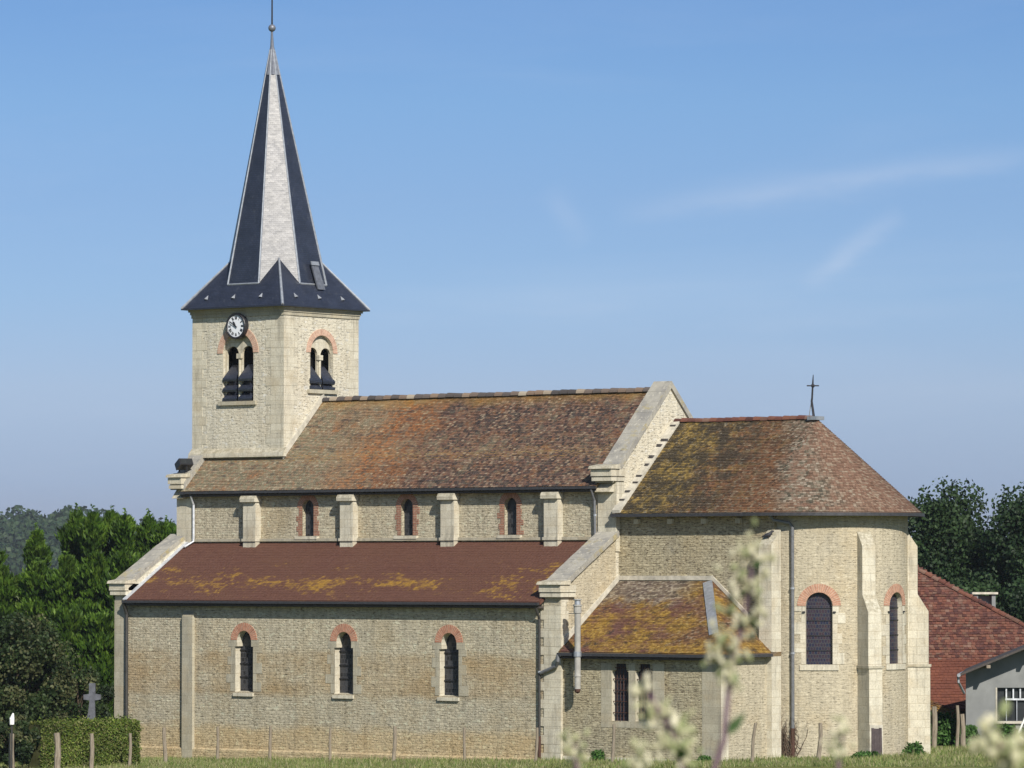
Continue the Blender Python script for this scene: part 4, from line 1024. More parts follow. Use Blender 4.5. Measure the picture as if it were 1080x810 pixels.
# ---- sacristy lean-to
SX1, SY = 7.86, .10
b = MB()
sw = [(2.94, None), (4.13, None)]
def shoulder(hw, z0, z1): return [(-hw, z0), (-hw, z1 - .34), (-hw + .0, z1 - .34), (-hw + .10, z1 - .26), (-hw + .13, z1), (hw - .13, z1), (hw - .10, z1 - .26), (hw, z1 - .34), (hw, z0)]
sp_ = [(c, shoulder(.42, 1.68, 3.98)) for c in (2.90, 4.09)]
wall(b, MAPY(SY), .002, SX1, -.2, 4.42, sp_, .22, m=0, mj=1)
sacm = MAPX(SX1); wall(b, sacm, SY, CWY, -.2, 4.42, m=2)
sac = part(b, 'sacristy_wall', [M['rub_chancel'], M['ashlar'], M['rub_apse']])
b = MB(); mp = MAPY(SY)
for x0, x1, zt in ((1.95, 2.47, 4.0), (3.33, 3.66, 4.0), (4.52, 5.1, 4.0), (2.475, 3.325, 1.66), (3.665, 4.515, 1.66)):
    b = MB(); mbox(b, mp, x0, x1, 1.42, zt, -.012, .02); part(b, 'window_surround', M['ashlar_grey'], sac)
b = MB()
mbox(b, mp, 6.95, SX1 + .006, .0, 4.1, -.012, .02); part(b, 'corner_stones', M['ashlar_grey'], sac)
b = MB()
mbox(b, sacm, SY - .006, SY + .5, .0, 4.1, -.008, .02); part(b, 'corner_stones', M['ashlar'], sac)
b = MB(); mbox(b, mp, .03, SX1 + .05, -.3, .22, -.05, .0); part(b, 'plinth', M['ashlar'], sac)
for c, pr in sp_:
    b = MB(); pane(b, mp, c, pr, .20); w_ = part(b, 'sacristy_window', M['glass_mesh'])
    b = MB()
    for z in (2.0, 2.45, 2.9, 3.35, 3.8): mbox(b, mp, c - .42, c + .42, z, z + .03, .08, .11)
    for x in (-.24, -.08, .08, .24): b.tube([mp(c + x, 1.68, .13), mp(c + x, 3.95, .13)], .016, 5)
    part(b, 'grille', M['cast'], w_)
# roof with a hip at its free end
SEZ, SRZ, SEY, STX, SEX = 4.42, 7.28, -.22, 4.75, 8.12
b = MB(); up = V((0, CWY - SEY, SRZ - SEZ)); LS = up.length; up.normalize(); nn = V((0, -up.z, up.y))
tiles(b, (.02, SEY, SEZ), (1, 0, 0), up, nn, lambda t: None if t > LS - .06 else [(0, SEX - .02 - (SEX - STX) * t / LS)], e=.10, w=.135, jit=.012)
u2 = V((-(SEX - STX), 0, SRZ - SEZ)); L2 = u2.length; u2.normalize(); n2 = V((u2.z, 0, -u2.x))
tiles(b, (SEX, SEY, SEZ), (0, 1, 0), u2, n2, lambda t: None if t > L2 - .06 else [((CWY - SEY) * t / L2, CWY - SEY)], e=.10, w=.135, jit=.012, uv0=(8.1, 0))
A, B, C_, D_ = V((.02, SEY, SEZ - .01)), V((SEX, SEY, SEZ - .01)), V((STX, CWY, SRZ - .01)), V((.02, CWY, SRZ - .01)); E_ = V((SEX, CWY, SEZ - .01))
b.face([A, B, C_, D_], r=.3); b.face([B, E_, C_], r=.3)
dn = V((0, 0, -.12)); b.face([A + dn, B + dn, B, A], r=.3); b.face([B + dn, E_ + dn, E_, B], r=.3); b.face([E_ + dn, B + dn, A + dn, V((.02, CWY, SEZ - .13))], r=.3)
sroof = part(b, 'sacristy_roof', M['tile_sacristy'])
b = MB(); hn = (nn + n2).normalized()
p0, p1 = V((SEX, SEY, SEZ)), V((STX, CWY, SRZ)); hd = (p1 - p0).normalized(); sd = V((0, 0, 1)).cross(hd).normalized(); 
P0 = p0 + hd * 1.7
f2 = hd.cross(nn).normalized()
if f2.z > 0: f2 = -f2
if f2.dot(V((1, 0, 0))) > 0: f2 = -f2
b.prism([P0 + nn * .05, p1 + nn * .05, p1 + f2 * .40 + nn * .05, P0 + f2 * .40 + nn * .05], nn * .02)
part(b, 'hip_flashing', M['zinc'], sroof)
b = MB()
b.prism([(.004, SEY + .35, SEZ + .28), (.004, CWY - .01, SRZ + .04), (.004, CWY - .01, SRZ + .26), (.004, SEY + .35, SEZ + .55)], (.06, 0, 0))
b.prism([(.06, CWY - .004, SRZ + .04), (STX, CWY - .004, SRZ + .04), (STX + .1, CWY - .004, SRZ + .22), (.06, CWY - .004, SRZ + .22)], (0, -.07, 0))
b.prism([(STX, CWY - .004, SRZ + .05), (SEX - .6, CWY - .004, SEZ + .56), (SEX - .6, CWY - .004, SEZ + .74), (STX, CWY - .004, SRZ + .24)], (0, -.06, 0))
part(b, 'mortar_flashing', M['mortar'], sroof)
b = MB(); b.box((.02, SEY - .12, SEZ - .15), (SEX + .12, SEY - .005, SEZ - .03)); b.box((SEX + .005, SEY - .002, SEZ - .15), (SEX + .12, 3.15, SEZ - .03)); part(b, 'gutter', M['gutter'])
b = MB(); b.box((.02, SEY, SEZ - .26), (SX1 + .2, SY + .02, SEZ - .19)); part(b, 'soffit', M['soffit'])
pipe([(.05, SEY - .06, 4.32), (.04, SEY - .06, 4.05), (-.12, -.16, 3.85), (-.95, -.14, 3.55)], .075, 'pipe')
# flue pipe
b = MB(); fx, fy = 1.15, -.42
b.tube([(fx, fy, 2.95), (fx, fy, 6.0)], .125, 14)
flue = part(b, 'flue_pipe', M['concrete'])
for z, r, h in ((3.45, .155, .05), (6.0, .16, .28), (6.28, .19, .06), (6.52, .17, .05)):
    b = MB(); b.tube([(fx, fy, z), (fx, fy, z + h)], r, 14); part(b, 'flue_collar', M['concrete'], flue)
b = MB(); b.tube([(fx, fy, 6.3), (fx, fy, 6.55)], .125, 12); part(b, 'flue_cap', M['zinc'], flue)
b = MB(); b.tube([(fx, fy, 4.25), (fx, fy, 4.45)], .16, 14); b.box((fx - .05, fy, 4.30), (fx + .05, SY, 4.38)); b.tube([(fx - .6, fy + .2, 5.98), (fx, fy, 5.98)], .015, 5); part(b, 'flue_clamp', M['zinc'], flue)
b = MB(); b.tube([(fx, fy, 2.95), (fx, fy, 2.86), (fx + .02, fy + .05, 2.8)], [.13, .12, .06], 12); part(b, 'flue_trap', M['cast'], flue)

# ------------------------------------------------------------------ things on the church
fl = empty('floodlight', (-23.85, 3.6, 12.05), 'dark box floodlight on the stone kneeler left of the tower foot', 'floodlight')
b = MB(); tx = V((.75, -.25, .5)).normalized(); sx = V((-.45, -1, .0)).normalized(); zx = sx.cross(tx).normalized()
if zx.z < 0: zx = -zx
fr = (V((.05, 0, .36)), sx, tx, zx)
b.box((-.32, -.22, -.16), (.32, .24, .16), fr=fr)
for k in range(5): b.box((-.28 + k * .13, -.28, -.14), (-.25 + k * .13, -.22, .14), fr=fr)
b.build('housing', M['black'], fl)
b = MB(); b.box((-.27, .245, -.12), (.27, .25, .12), fr=fr); b.build('lens', M['glass_shed'], fl)
b = MB(); b.box((-.22, -.05, 0), (.22, .05, .03)); b.box((-.24, -.03, .03), (-.2, .03, .4)); b.box((.2, -.03, .03), (.24, .03, .4)); b.build('bracket', M['iron'], fl)
def bird(loc, ang, mat, label, s=1.0):
    b = MB(); dx = V((cos(ang), sin(ang), 0))
    path = [(-.22, .06), (-.14, .09), (-.07, .12), (.02, .14), (.08, .18), (.12, .24), (.155, .265), (.185, .262), (.215, .255)]
    rad_ = [.02, .035, .065, .08, .065, .042, .045, .03, .006]
    b.tube([V(loc) + dx * (p * s) + V((0, 0, z * s)) for p, z in path], [r * s for r in rad_], 10)
    o = b.build('pigeon', M[mat], None, True, loc=V(loc)); tag(o, label, 'bird')
    b = MB()
    for k in (-1, 1):
        b = MB(); q = dx.cross(V((0, 0, 1))) * (.03 * k * s); b.tube([dx * .02 + q + V((0, 0, .09 * s)), dx * .03 + q], .008, 5); b.build('leg', M['cast'], o)
bird((7.78, CWY - .42, 8.985), radians(35), 'bird', 'dark pigeon perched on the tall buttress cap beside the apse', 1.15)
bird((-8.75, NY - .25, 11.03), radians(200), 'bird_pale', 'small pale bird perched on the cap of a clerestory pier', .7)
# board leaning on the apse buttress
o, ex, ey = rad(65); base = o + ey * .945
b = MB()
for k in range(4): b.box((-.24 + k * .12, .0, .0), (-.125 + k * .12, .05, 1.42 + random.uniform(-.02, .02)), fr=(base + ey * .05, ex, ey, (V((0, 0, 1)) - ey * .03)))
b.box((-.24, .05, .3), (.235, .08, .38), fr=(base + ey * .05, ex, ey, V((0, 0, 1)) - ey * .03))
bo = b.build('plank_board', M['wood_dark'], loc=base + V((0, 0, .2))); tag(bo, 'narrow dark plank board leaning on the foot of the apse buttress', 'board')
bo.location.z = .2
b = MB(); b.box((-.30, .0, .0), (.30, .03, 1.55), fr=(base, ex, ey, V((0, 0, 1)))); part(b, 'mortar_patch', M['mortar'])

# ------------------------------------------------------------------ fence posts
def gpt(lat, dep):
    q = V((CAM.x, CAM.y, 0)) + HX * dep + RX * lat; return V((q.x, q.y, ground_z(q.x, q.y)))
def post(p, h, r, lean, label):
    b = MB(); n = 7; pts = []; rr = []
    lx, ly = lean; wob = random.uniform(-.02, .02)
    for k in range(n):
        t = k / (n - 1); pts.append(V((lx * t + wob * sin(t * 7), ly * t + wob * cos(t * 5), -.25 + (h + .25) * t))); rr.append(1.2 * r * (1.05 - .2 * t) * random.uniform(.92, 1.08))
    b.tube(pts, rr, 8); o = b.build('fence_post', M['post'], None, False); o.location = p
    tag(o, label, 'post', 'rough wooden fence posts round the churchyard'); return o
POSTS = [  # lateral offset from the view axis, depth, height, radius, lean
 (-19.45, 181.0, 1.62, .10, (.0, 0), 'weathered pale post at the far left edge, just below the white topped stake'),
 (-17.75, 182.0, 1.60, .11, (-.05, .0), 'thick brown fence post standing in front of the left end of the hedge'),
 (-16.65, 184.5, 1.50, .075, (.0, .0), 'pale slim fence post in front of the middle of the hedge'),
 (-15.55, 189.5, 1.38, .06, (.02, .0), 'thin post at the right end of the clipped hedge'),
 (-14.45, 194.5, 1.48, .07, (-.12, .0), 'grey post between the hedge and the flat pilaster of the aisle wall'),
 (-12.45, 197.0, 1.45, .055, (-.0, .0), 'dark thin post just right of the flat pilaster on the aisle wall'),
 (-10.2, 196.0, 1.44, .06, (.05, .0), 'thin post below and right of the leftmost aisle window'),
 (-7.55, 193.0, 1.38, .05, (.03, .0), 'thin pale post under the middle aisle window'),
 (-4.85, 191.0, 1.46, .07, (.03, .05), 'grey post midway between the middle and right aisle windows'),
 (-1.92, 188.9, 1.40, .05, (-.02, .0), 'thin post under and right of the right aisle window'),
 (.95, 186.5, 1.40, .05, (.08, .0), 'slim post close beside the rusty foot of the dark aisle downpipe'),
 (3.95, 183.6, 1.55, .055, (.10, .0), 'dark post below the grilled sacristy windows'),
 (9.3, 181.3, 1.55, .06, (.22, .0), 'post leaning right in front of the sacristy end wall'),
 (12.05, 183.0, 1.48, .075, (.10, .0), 'sturdy post in front of the rounded apse wall right of the downpipe'),
 (15.9, 191.5, 1.22, .075, (.02, .0), 'dark post in front of the narrow right apse window'),
 (16.95, 200, 1.55, .09, (.0, .0), 'post just right of the last apse buttress in the greenery'),
 (18.05, 199, 1.75, .11, (.0, .0), 'pale post among the bushes before the grey shed corner'),
 (18.95, 198.0, 1.80, .07, (.0, .0), 'thin dark post against the grey shed wall'),
 (19.1, 197.0, 1.45, .10, (-.06, .0), 'pale broken post beside the thin dark one at the shed'),
]
for lat, dep, h, r, ln, lab in POSTS: post(gpt(lat, dep), h, r, ln, lab)
q = gpt(-19.4, 180.6)
b = MB(); b.tube([V((0, 0, 1.98)), V((0, 0, 2.2)), V((.05, .02, 2.42))], [.09, .10, .03], 8); b.tube([V((0, 0, -.2)), V((0, 0, 1.98))], .035, 6, m=1)
o = b.build('marker_stake', [M['white'], M['pipe_dark']]); o.location = q; tag(o, 'thin dark stake with a white top standing at the far left edge', 'stake')

# ------------------------------------------------------------------ hedge and cross
def leaf_quad(b, c, size, n=None, rr=None, asp=1.6, axis=None):
    """one small leaf-shaped face"""
    a, e = random.uniform(0, 2 * pi), random.uniform(-.9, .9)
    d = V((cos(a) * cos(e), sin(a) * cos(e), sin(e)))
    if n is not None: d = (d + n * .8).normalized()
    t = d.cross(V((random.uniform(-1, 1), random.uniform(-1, 1), random.uniform(-1, 1))))
    if t.length < 1e-3: t = V((1, 0, 0))
    t.normalize()
    if axis is not None: t = (axis + V((random.gauss(0, .25), random.gauss(0, .25), random.gauss(0, .2)))).normalized()
    s = d.cross(t)
    if s.length < 1e-3: s = V((1, 0, 0))
    s.normalize()
    L, W = size * asp * .5, size * .5
    i = len(b.v); b.v += [c - t * L, c + s * W, c + t * L, c - s * W]; b.f.append((i, i + 1, i + 2, i + 3)); b.uv.append([(0, 0), (1, 0), (1, 1), (0, 1)])
    b.r.append(random.random() if rr is None else min(1, max(0, rr + random.uniform(-.25, .25)))); b.m.append(0)
h0, h1 = gpt(-18.95, 187.6), gpt(-15.35, 191.5); hd = (h1 - h0); hd.z = 0; hl = hd.length; hd.normalize(); hs = V((0, 0, 1)).cross(hd)
b = MB(); zt = 1.85
for k in range(24000):
    f = random.choice('fffftb r'.replace(' ', ''))
    u = random.uniform(0, hl); z = random.uniform(-.1, zt); w = random.uniform(0, .9); j = random.gauss(0, .045) + .03 * sin(u * 3.1 + z * 4); j += random.random() ** 14 * .22
    if f == 'f': p = h0 + hd * u + hs * j + V((0, 0, z)); n = -hs
    elif f == 't': p = h0 + hd * u + hs * w + V((0, 0, zt + j)); n = V((0, 0, 1))
    elif f == 'b': p = h0 + hd * u + hs * (.9 + j) + V((0, 0, z)); n = hs
    else: p = h0 + hd * (hl + j) + hs * w + V((0, 0, z)); n = hd
    leaf_quad(b, p, random.uniform(.04, .08), n)
hed = b.build('hedge', M['hedge'], loc=h0); tag(hed, 'low clipped green hedge beside the church, lit on its flat top', 'hedge')
b = MB(); b.box((.05, .05, -.2), (hl - .05, .85, zt - .04), fr=(V((0, 0, 0)), hd, hs, V((0, 0, 1)))); b.build('hedge_core', M['bush'], hed)
cp = gpt(-17.64, 195.5); cp.z = -.64; b = MB(); ez = V((0, 0, 1))
fr = (cp, RX, HX, ez)
b.prism([cp + RX * x + ez * z for x, z in [(-.55, 1.2), (-.30, 1.75), (-.16, 2.4), (-.11, 2.9), (-.36, 2.94), (-.36, 3.14), (-.13, 3.17), (-.13, 3.62), (.13, 3.62), (.13, 3.17), (.36, 3.14), (.36, 2.94), (.11, 2.9), (.13, 2.3), (.16, 1.2)]], HX * .24)
sc_ = b.build('stone_cross', M['granite'], loc=cp); tag(sc_, 'grey stone cemetery cross with flared foot standing behind the hedge', 'cross')
b = MB(); b.box((-.8, -.25, -.2), (.4, .5, 1.2), fr=(V((0, 0, 0)), RX, HX, ez)); b.build('pedestal', M['granite'], sc_)

# ------------------------------------------------------------------ trees
def conifer(base, H, R, N, mat, label, name='conifer', size=.115, group=None, tips=1):
    b = MB(); ph = random.uniform(0, 6)
    nb = int(N / 26)
    for k in range(nb):
        t = random.random()
        env = R * 1.3 * (1 - t) ** .36 * (1 - .1 * t) * (.72 + .28 * sin(3 * t * 9 + ph)) * random.uniform(.75, 1.12)
        a = random.uniform(0, 2 * pi); L = max(.25, env)
        d = V((cos(a), sin(a), random.uniform(.15, .75))).normalized()
        o_ = V((0, 0, t * H * .97)); tone = random.uniform(.15, .85)
        for j in range(26):
            s = L * random.uniform(.55, 1.0); p = o_ + d * s + V((random.gauss(0, .13), random.gauss(0, .13), random.gauss(0, .16))) * (.5 + .5 * (1 - t))
            leaf_quad(b, base + p, size * random.uniform(.6, 1.25), d, tone, 3.0, (d + V((0, 0, 1.1))).normalized())
    for k in range(tips * 40):
        z = H * random.uniform(.9, 1.03); leaf_quad(b, base + V((random.gauss(0, .06), random.gauss(0, .06), z)), size * .8, None, .6, 2.2)
    o = empty(name, base, label, 'tree', group)
    cr_ = b.build('crown', M[mat], o, loc=base); cr_.location = (0, 0, 0)
    b = MB(); b.tube([V((0, 0, -.3)), V((0, 0, H * .5)), V((0, 0, H * .97))], [.18, .11, .02], 7); b.build('trunk', M['bark'], o)
    return o
def top_at(v, dep): return CAM.z + (600 - v) * dep / 4900.0 + .1
CON = [  # lateral, depth, height, radius
 (-27.2, 266, 10.2, 1.2, 'slender pointed conifer standing alone against the distant wooded hill'),
 (-25.1, 268, 11.3, 1.7, 'tall pointed conifer right of the gap that shows the distant wood'),
 (-24.0, 266, 11.2, 1.5, 'tall feathery conifer just right of the pointed one at the gap'),
 (-23.0, 267, 11.3, 1.6, 'tall conifer in the middle of the back row with a narrow top'),
 (-22.1, 265, 11.0, 1.5, 'tall conifer right of the middle of the back row'),
 (-20.8, 266, 11.0, 1.7, 'tall conifer second from the church in the back row'),
 (-19.6, 264, 10.6, 1.6, 'conifer nearest the church pier in the back row'),
 (-18.3, 266, 10.2, 1.7, 'conifer half hidden behind the west end of the church'),
 (-29.4, 262, 9.0, 1.9, 'conifer cut by the left edge of the picture, below the distant wood'),
 (-28.3, 258, 8.0, 1.8, 'rounded mid green conifer near the left edge, lower than the back row'),
 (-26.2, 257, 8.3, 1.8, 'mid green conifer filling the gap below the slender lone conifer'),
 (-24.5, 256, 8.6, 1.9, 'broad bright green conifer at the middle of the front row'),
 (-22.8, 255, 8.8, 1.9, 'broad bright green conifer in the front row, third from the church'),
 (-21.2, 254, 8.8, 1.8, 'broad bright green conifer in the front row, second from the church'),
 (-19.6, 255, 8.9, 1.9, 'bright green conifer in the front row right beside the church pier'),
 (-23.6, 246, 5.6, 1.9, 'low bright green conifer above the dark left shrubs'),
 (-21.6, 245, 5.4, 1.9, 'low bright green conifer above the stone cross'),
 (-19.8, 246, 5.2, 1.9, 'low bright green conifer between the stone cross and the white pier'),
]
for lat, dep, H, R, lab in CON:
    conifer(gpt(lat, dep), H + .45, R * 1.15, 20000, 'fir', lab, group='conifers in a row left of the church', size=.13)
def broadleaf(base, H, crown, N, mat, label, name='broadleaf_tree', size=.28, nclump=60, low=.25, group=None):
    """crown = (rx, ry): leaf clumps spread through an uneven volume"""
    o = empty(name, base, label, 'tree' if 'tree' in name else 'shrub', group)
    b = MB(); tb = MB(); rx, ry = crown; zc = H * (1 + low) / 2; rz = H * (1 - low) / 2
    cl = []
    for k in range(nclump):
        while True:
            q = V((random.uniform(-1, 1), random.uniform(-1, 1), random.uniform(-1, 1)))
            if .25 < q.length < 1: break
        q = q * (.9 / max(.55, q.length ** .35)) * random.uniform(.78, 1.02)
        c = V((q.x * rx, q.y * ry, zc + q.z * rz)); r = random.uniform(.09, .17) * H * .8; cl.append((c, r))
        tone = random.uniform(.1, .9)
        for j in range(N // nclump):
            g = V((random.gauss(0, 1), random.gauss(0, 1), random.gauss(0, .8))); g = g.normalized() * r * random.uniform(.35, 1.05) ** .6
            leaf_quad(b, c + g, size * random.uniform(.6, 1.2), g.normalized(), tone, 1.5)
    b.build('crown', M[mat], o)
    tb.tube([V((0, 0, -.3)), V((.1, 0, H * .3)), V((0, .1, H * .55)), V((0, 0, H * .8))], [H * .025, H * .02, H * .013, H * .004], 8)
    for c, r in cl[::4]:
        s = V((0, 0, H * random.uniform(.2, .5))); tb.tube([s, (s + c) / 2 + V((0, 0, .2)), c], [H * .008, H * .005, .015], 5)
    tb.build('trunk', M['bark'], o)
    return o
broadleaf(gpt(-20.9, 196), 6.9, (2.5, 2.6), 34000, 'bush', 'big dark shrubby tree at the left edge with yellowed leaves', 'broadleaf_tree', .11, 90, .05)
broadleaf(gpt(-18.7, 200), 4.3, (1.5, 1.5), 15000, 'bush', 'dark rounded shrub between the left edge tree and the stone cross', 'shrub', .10, 40, .02)
broadleaf(gpt(-20.2, 188.0), 2.6, (1.5, 1.0), 9000, 'bush', 'very dark low shrub at the left end of the hedge', 'shrub', .13, 40, .0)
RT = [
 (24.6, 262, 12.5, (3.5, 3.3), 'tall dark tree with a rounded pointed crown right of the apse roof'),
 (22.3, 268, 9.6, (2.6, 3.0), 'lower dark tree peeping out just behind the apse eave'),
 (28.9, 258, 12.4, (3.2, 3.2), 'tall dark tree at the right edge of the picture with a ragged top'),
 (26.8, 270, 10.6, (2.6, 2.6), 'dark tree filling the gap between the two tall right hand trees'),
 (31.6, 262, 10.8, (3.2, 3.2), 'dark tree cut by the right edge of the picture'),
 (29.0, 250, 7.2, (3.4, 2.6), 'low dark tree right behind the barn roof and its chimney'),
 (24.6, 252, 7.0, (3.0, 2.6), 'low dark tree behind the left slope of the barn roof'),
]
for lat, dep, H, cr_, lab in RT: broadleaf(gpt(lat, dep), H + 1.0, cr_, 38000, 'broad', lab, size=.17, nclump=85, low=.04, group='dark trees behind the barn')
# far wood: one mass
b = MB()
for k in range(520):
    l = random.uniform(-700, 700) if k > 230 else random.uniform(-300, -110); d = random.uniform(1810, 2090)
    q = V((CAM.x, CAM.y, 0)) + HX * d + RX * (l * d / 2000); hz = -.6 + hill_h(l / 2) * 2.1 * min(1, max(0, (d - 1800) / 290))
    R = random.uniform(6.5, 11); Hh = random.uniform(10, 16)
    for j in range(300):
        g = V((random.gauss(0, 1), random.gauss(0, 1), random.gauss(0, 1))).normalized() * random.uniform(.7, 1.05)
        leaf_quad(b, V((q.x + g.x * R, q.y + g.y * R, hz - 1 + Hh * .5 + g.z * Hh * .55)), random.uniform(1.2, 2.4), g, random.random(), 1.2)
tag(b.build('far_wood', M['far_leaf']), 'bluish far off wood on the hill behind the conifers', 'wood', kind='stuff')

# ------------------------------------------------------------------ barn and shed on the right
def W(lat, dep, z): q = V((CAM.x, CAM.y, 0)) + HX * dep + RX * lat; return V((q.x, q.y, z))
barn = empty('barn', W(24, 222, 0), 'old farm barn with a huge sagging red tile roof behind the apse', 'barn')
bo_ = barn.location.copy()
def bpart(b, name, mats, parent=None):
    o = b.build(name, mats); o.parent = parent or barn
    if parent is None: o.location = -bo_
    return o
E0, E1 = W(16.5, 214, 3.55), W(26.5, 214, 3.6)                   # front eave
T0, T1 = W(16.5, 220.5, 8.15), W(18.4, 220.5, 8.15)              # ridge
b = MB(); a = (E1 - E0); LB = a.length; a.normalize(); upv = (T0 - E0); LU = upv.length; upv.normalize(); nn = a.cross(upv).normalized()
tiles(b, E0, a, upv, nn, lambda t: None if t > LU else [(0, 2.2 + (LB - 2.2) * (1 - t / LU))], e=.20, w=.19, jit=.035, th=.03)
R1 = W(26.5, 227, 3.6); R0 = W(16.5, 227, 3.55)
b.face([E0, E1, T1, T0], r=.3); b.face([E1, R1, T1], r=.3); b.face([R1, R0, T0, T1], r=.3)
broof = bpart(b, 'main_roof', M['tile_barn'])
b = MB(); ridge_caps(b, E1 + V((0, 0, .02)), T1 + V((0, 0, .02)), .13, .4, .02); bpart(b, 'hip_tiles', M['tile_barn'], broof)
b = MB(); F0, F1 = W(16.5, 211.2, 1.42), W(26.5, 211.2, 1.45); L0, L1 = W(16.5, 213.9, 3.50), W(26.5, 213.9, 3.55)
u3 = (L0 - F0); l3 = u3.length; u3.normalize(); n3 = a.cross(u3).normalized()
tiles(b, F0, a, u3, n3, lambda t: None if t > l3 else [(0, LB)], e=.2, w=.2, jit=.02, th=.025)
b.prism([F0, L0, L0 - V((0, 0, .1)), F0 - V((0, 0, .1))], F1 - F0); bpart(b, 'lower_roof', M['tile_barn_low'])
b = MB(); b.prism([W(16.8, 214.3, -.5), W(26.2, 214.3, -.5), W(26.2, 214.3, 3.45), W(16.8, 214.3, 3.45)], HX * .3); b.prism([W(26.2, 214.3, -.5), W(26.2, 226.5, -.5), W(26.2, 226.5, 3.4), W(26.2, 214.3, 3.4)], -RX * .3); b.prism([W(16.8, 226.5, -.5), W(26.2, 226.5, -.5), W(26.2, 226.5, 3.45), W(16.8, 226.5, 3.45)], HX * .3); bpart(b, 'barn_wall', M['wood_dark'])
b = MB()
for l in (17.5, 20.0, 22.5): b = MB(); b.tube([W(l, 211.6, -.4), W(l, 211.6, 1.5)], .09, 8); bpart(b, 'barn_post', M['post'])
b = MB(); ch = W(22.75, 224, 0)
fr = (ch, RX, HX, V((0, 0, 1)))
for l in (-.42, .42): b.box((l - .09, -.3, 5.2), (l + .09, .3, 6.55), fr=fr)
b.box((-.55, .12, 5.2), (.5, .3, 6.5), fr=fr); chim = bpart(b, 'chimney', M['render_grey'])
b = MB(); b.box((-.62, -.42, 6.56), (.62, .42, 6.66), fr=fr); bpart(b, 'chimney_slab', M['mortar'], chim)
# little tiled canopy in front of the barn
can = empty('tiled_canopy', W(17.9, 207, 0), 'small sloping rusty tiled canopy over the dark opening beside the apse', 'canopy')
b = MB(); c0, c1 = W(17.2, 206.4, 2.12), W(20.0, 206.4, 1.12); d0, d1 = W(17.2, 208.0, 2.42), W(20.0, 208.0, 1.42)
a2 = (c1 - c0); l2 = a2.length; a2.normalize(); u4 = (d0 - c0); l4 = u4.length; u4.normalize(); n4 = a2.cross(u4).normalized()
tiles(b, c0, a2, u4, n4, lambda t: None if t > l4 - .1 else [(0, l2)], e=.28, w=.24, jit=.05, th=.04)
b.prism([c0, d0, d0 - V((0, 0, .08)), c0 - V((0, 0, .08))], c1 - c0)
o = b.build('canopy_roof', M['tile_sacristy'], can, loc=can.location); o.location = (0, 0, 0)
b = MB()
for l, z in ((17.4, 2.0), (19.8, 1.15)):
    b = MB(); b.tube([W(l, 206.6, -.3), W(l, 206.6, z)], .06, 6); o = b.build('canopy_post', M['post'], can, loc=can.location); o.location = (0, 0, 0)
# shed
shed = empty('shed', W(21.5, 203, 0), 'grey rendered shed with barred window and dark roof edge at the right', 'shed')
def spart(b, name, mats, parent=None):
    o = b.build(name, mats, loc=shed.location); o.parent = parent or shed; o.location = (0, 0, 0); return o
D0 = 200.0
SH = (W(0, D0, 0), RX, HX, V((0, 0, 1)))
BK = (HX + RX * .14) * 9.0                                       # the flank runs back to the right
mps = lambda s, z, d=0.0: W(s, D0 + d, z)
sl, SL0, SM, SR = .41, 19.5, 25.5, 31.5
vz = lambda s: 3.23 + (min(s, 2 * SM - s) - 19.17) * sl           # underside of the roof
b = MB(); wp = [(-1.0, 1.25), (-1.0, 2.68), (1.4, 2.68), (1.4, 1.25)]
wall(b, mps, SL0, SM, -.3, lambda s: vz(s) - .02, [(21.85, wp)], .25)
wall(b, mps, SM, SR, -.3, lambda s: vz(s) - .02)
p_ = lambda s, z: W(s, D0, z)
b.face([p_(SL0, -.3) + BK, p_(SL0, -.3), p_(SL0, vz(SL0) - .02), p_(SL0, vz(SL0) - .02) + BK])
b.face([p_(SR, -.3), p_(SR, -.3) + BK, p_(SR, vz(SR) - .02) + BK, p_(SR, vz(SR) - .02)])
b.face([p_(SR, -.3) + BK, p_(SL0, -.3) + BK, p_(SL0, vz(SL0)) + BK, p_(SM, vz(SM)) + BK, p_(SR, vz(SR)) + BK])
spart(b, 'shed_wall', M['render_grey'])
b = MB(); F = lambda s, z: W(s, D0 - 1.25, z)
b.prism([F(19.15, vz(19.15)), F(SM, vz(SM)), F(SM, vz(SM) + .10), F(19.15, vz(19.15) + .10)], BK + HX * 1.25)
b.prism([F(2 * SM - 19.15, vz(19.15)), F(SM, vz(SM)), F(SM, vz(SM) + .10), F(2 * SM - 19.15, vz(19.15) + .10)], BK + HX * 1.25)
sr_ = spart(b, 'shed_roof', M['soffit'])
for s in (20.35, 22.2, 24.0):
    b = MB(); b.box((s - .08, -1.28, vz(s) - .17), (s + .08, 0, vz(s) - .035), fr=SH); spart(b, 'rafter_end', M['post'], sr_)
b = MB(); g0 = F(19.08, vz(19.15) + .02); b.tube([g0, g0 + BK], .08, 8); b.tube([g0 + HX * .3, g0 + HX * .3 + V((.02, .0, -.3)), p_(19.42, 2.45) - HX * .1], .055, 6); spart(b, 'shed_gutter', M['zinc'])
b = MB(); pane(b, mps, 21.85, wp, .22); sw_ = spart(b, 'shed_window', M['glass_shed'])
b = MB(); mbox(b, mps, 20.78, 20.845, 1.25, 2.68, -.02, .1); spart(b, 'window_jamb', M['mortar'], sw_)
b = MB(); mbox(b, mps, 20.75, 23.35, 1.14, 1.245, -.12, .1); spart(b, 'window_sill', M['mortar'], sw_)
b = MB()
for s in (21.25, 21.55, 21.85, 22.15, 22.45, 22.75, 23.05): mbox(b, mps, s - .03, s + .03, 2.22, 2.66, .08, .13)
mbox(b, mps, 21.2, 23.2, 2.14, 2.217, .08, .13); spart(b, 'upper_bars', M['zinc_light'], sw_)
for s in (21.25, 21.7, 22.15, 22.6, 23.05): b = MB(); mbox(b, mps, s - .02, s + .02, 1.26, 2.135, .10, .14); spart(b, 'lower_bar', M['zinc'], sw_)
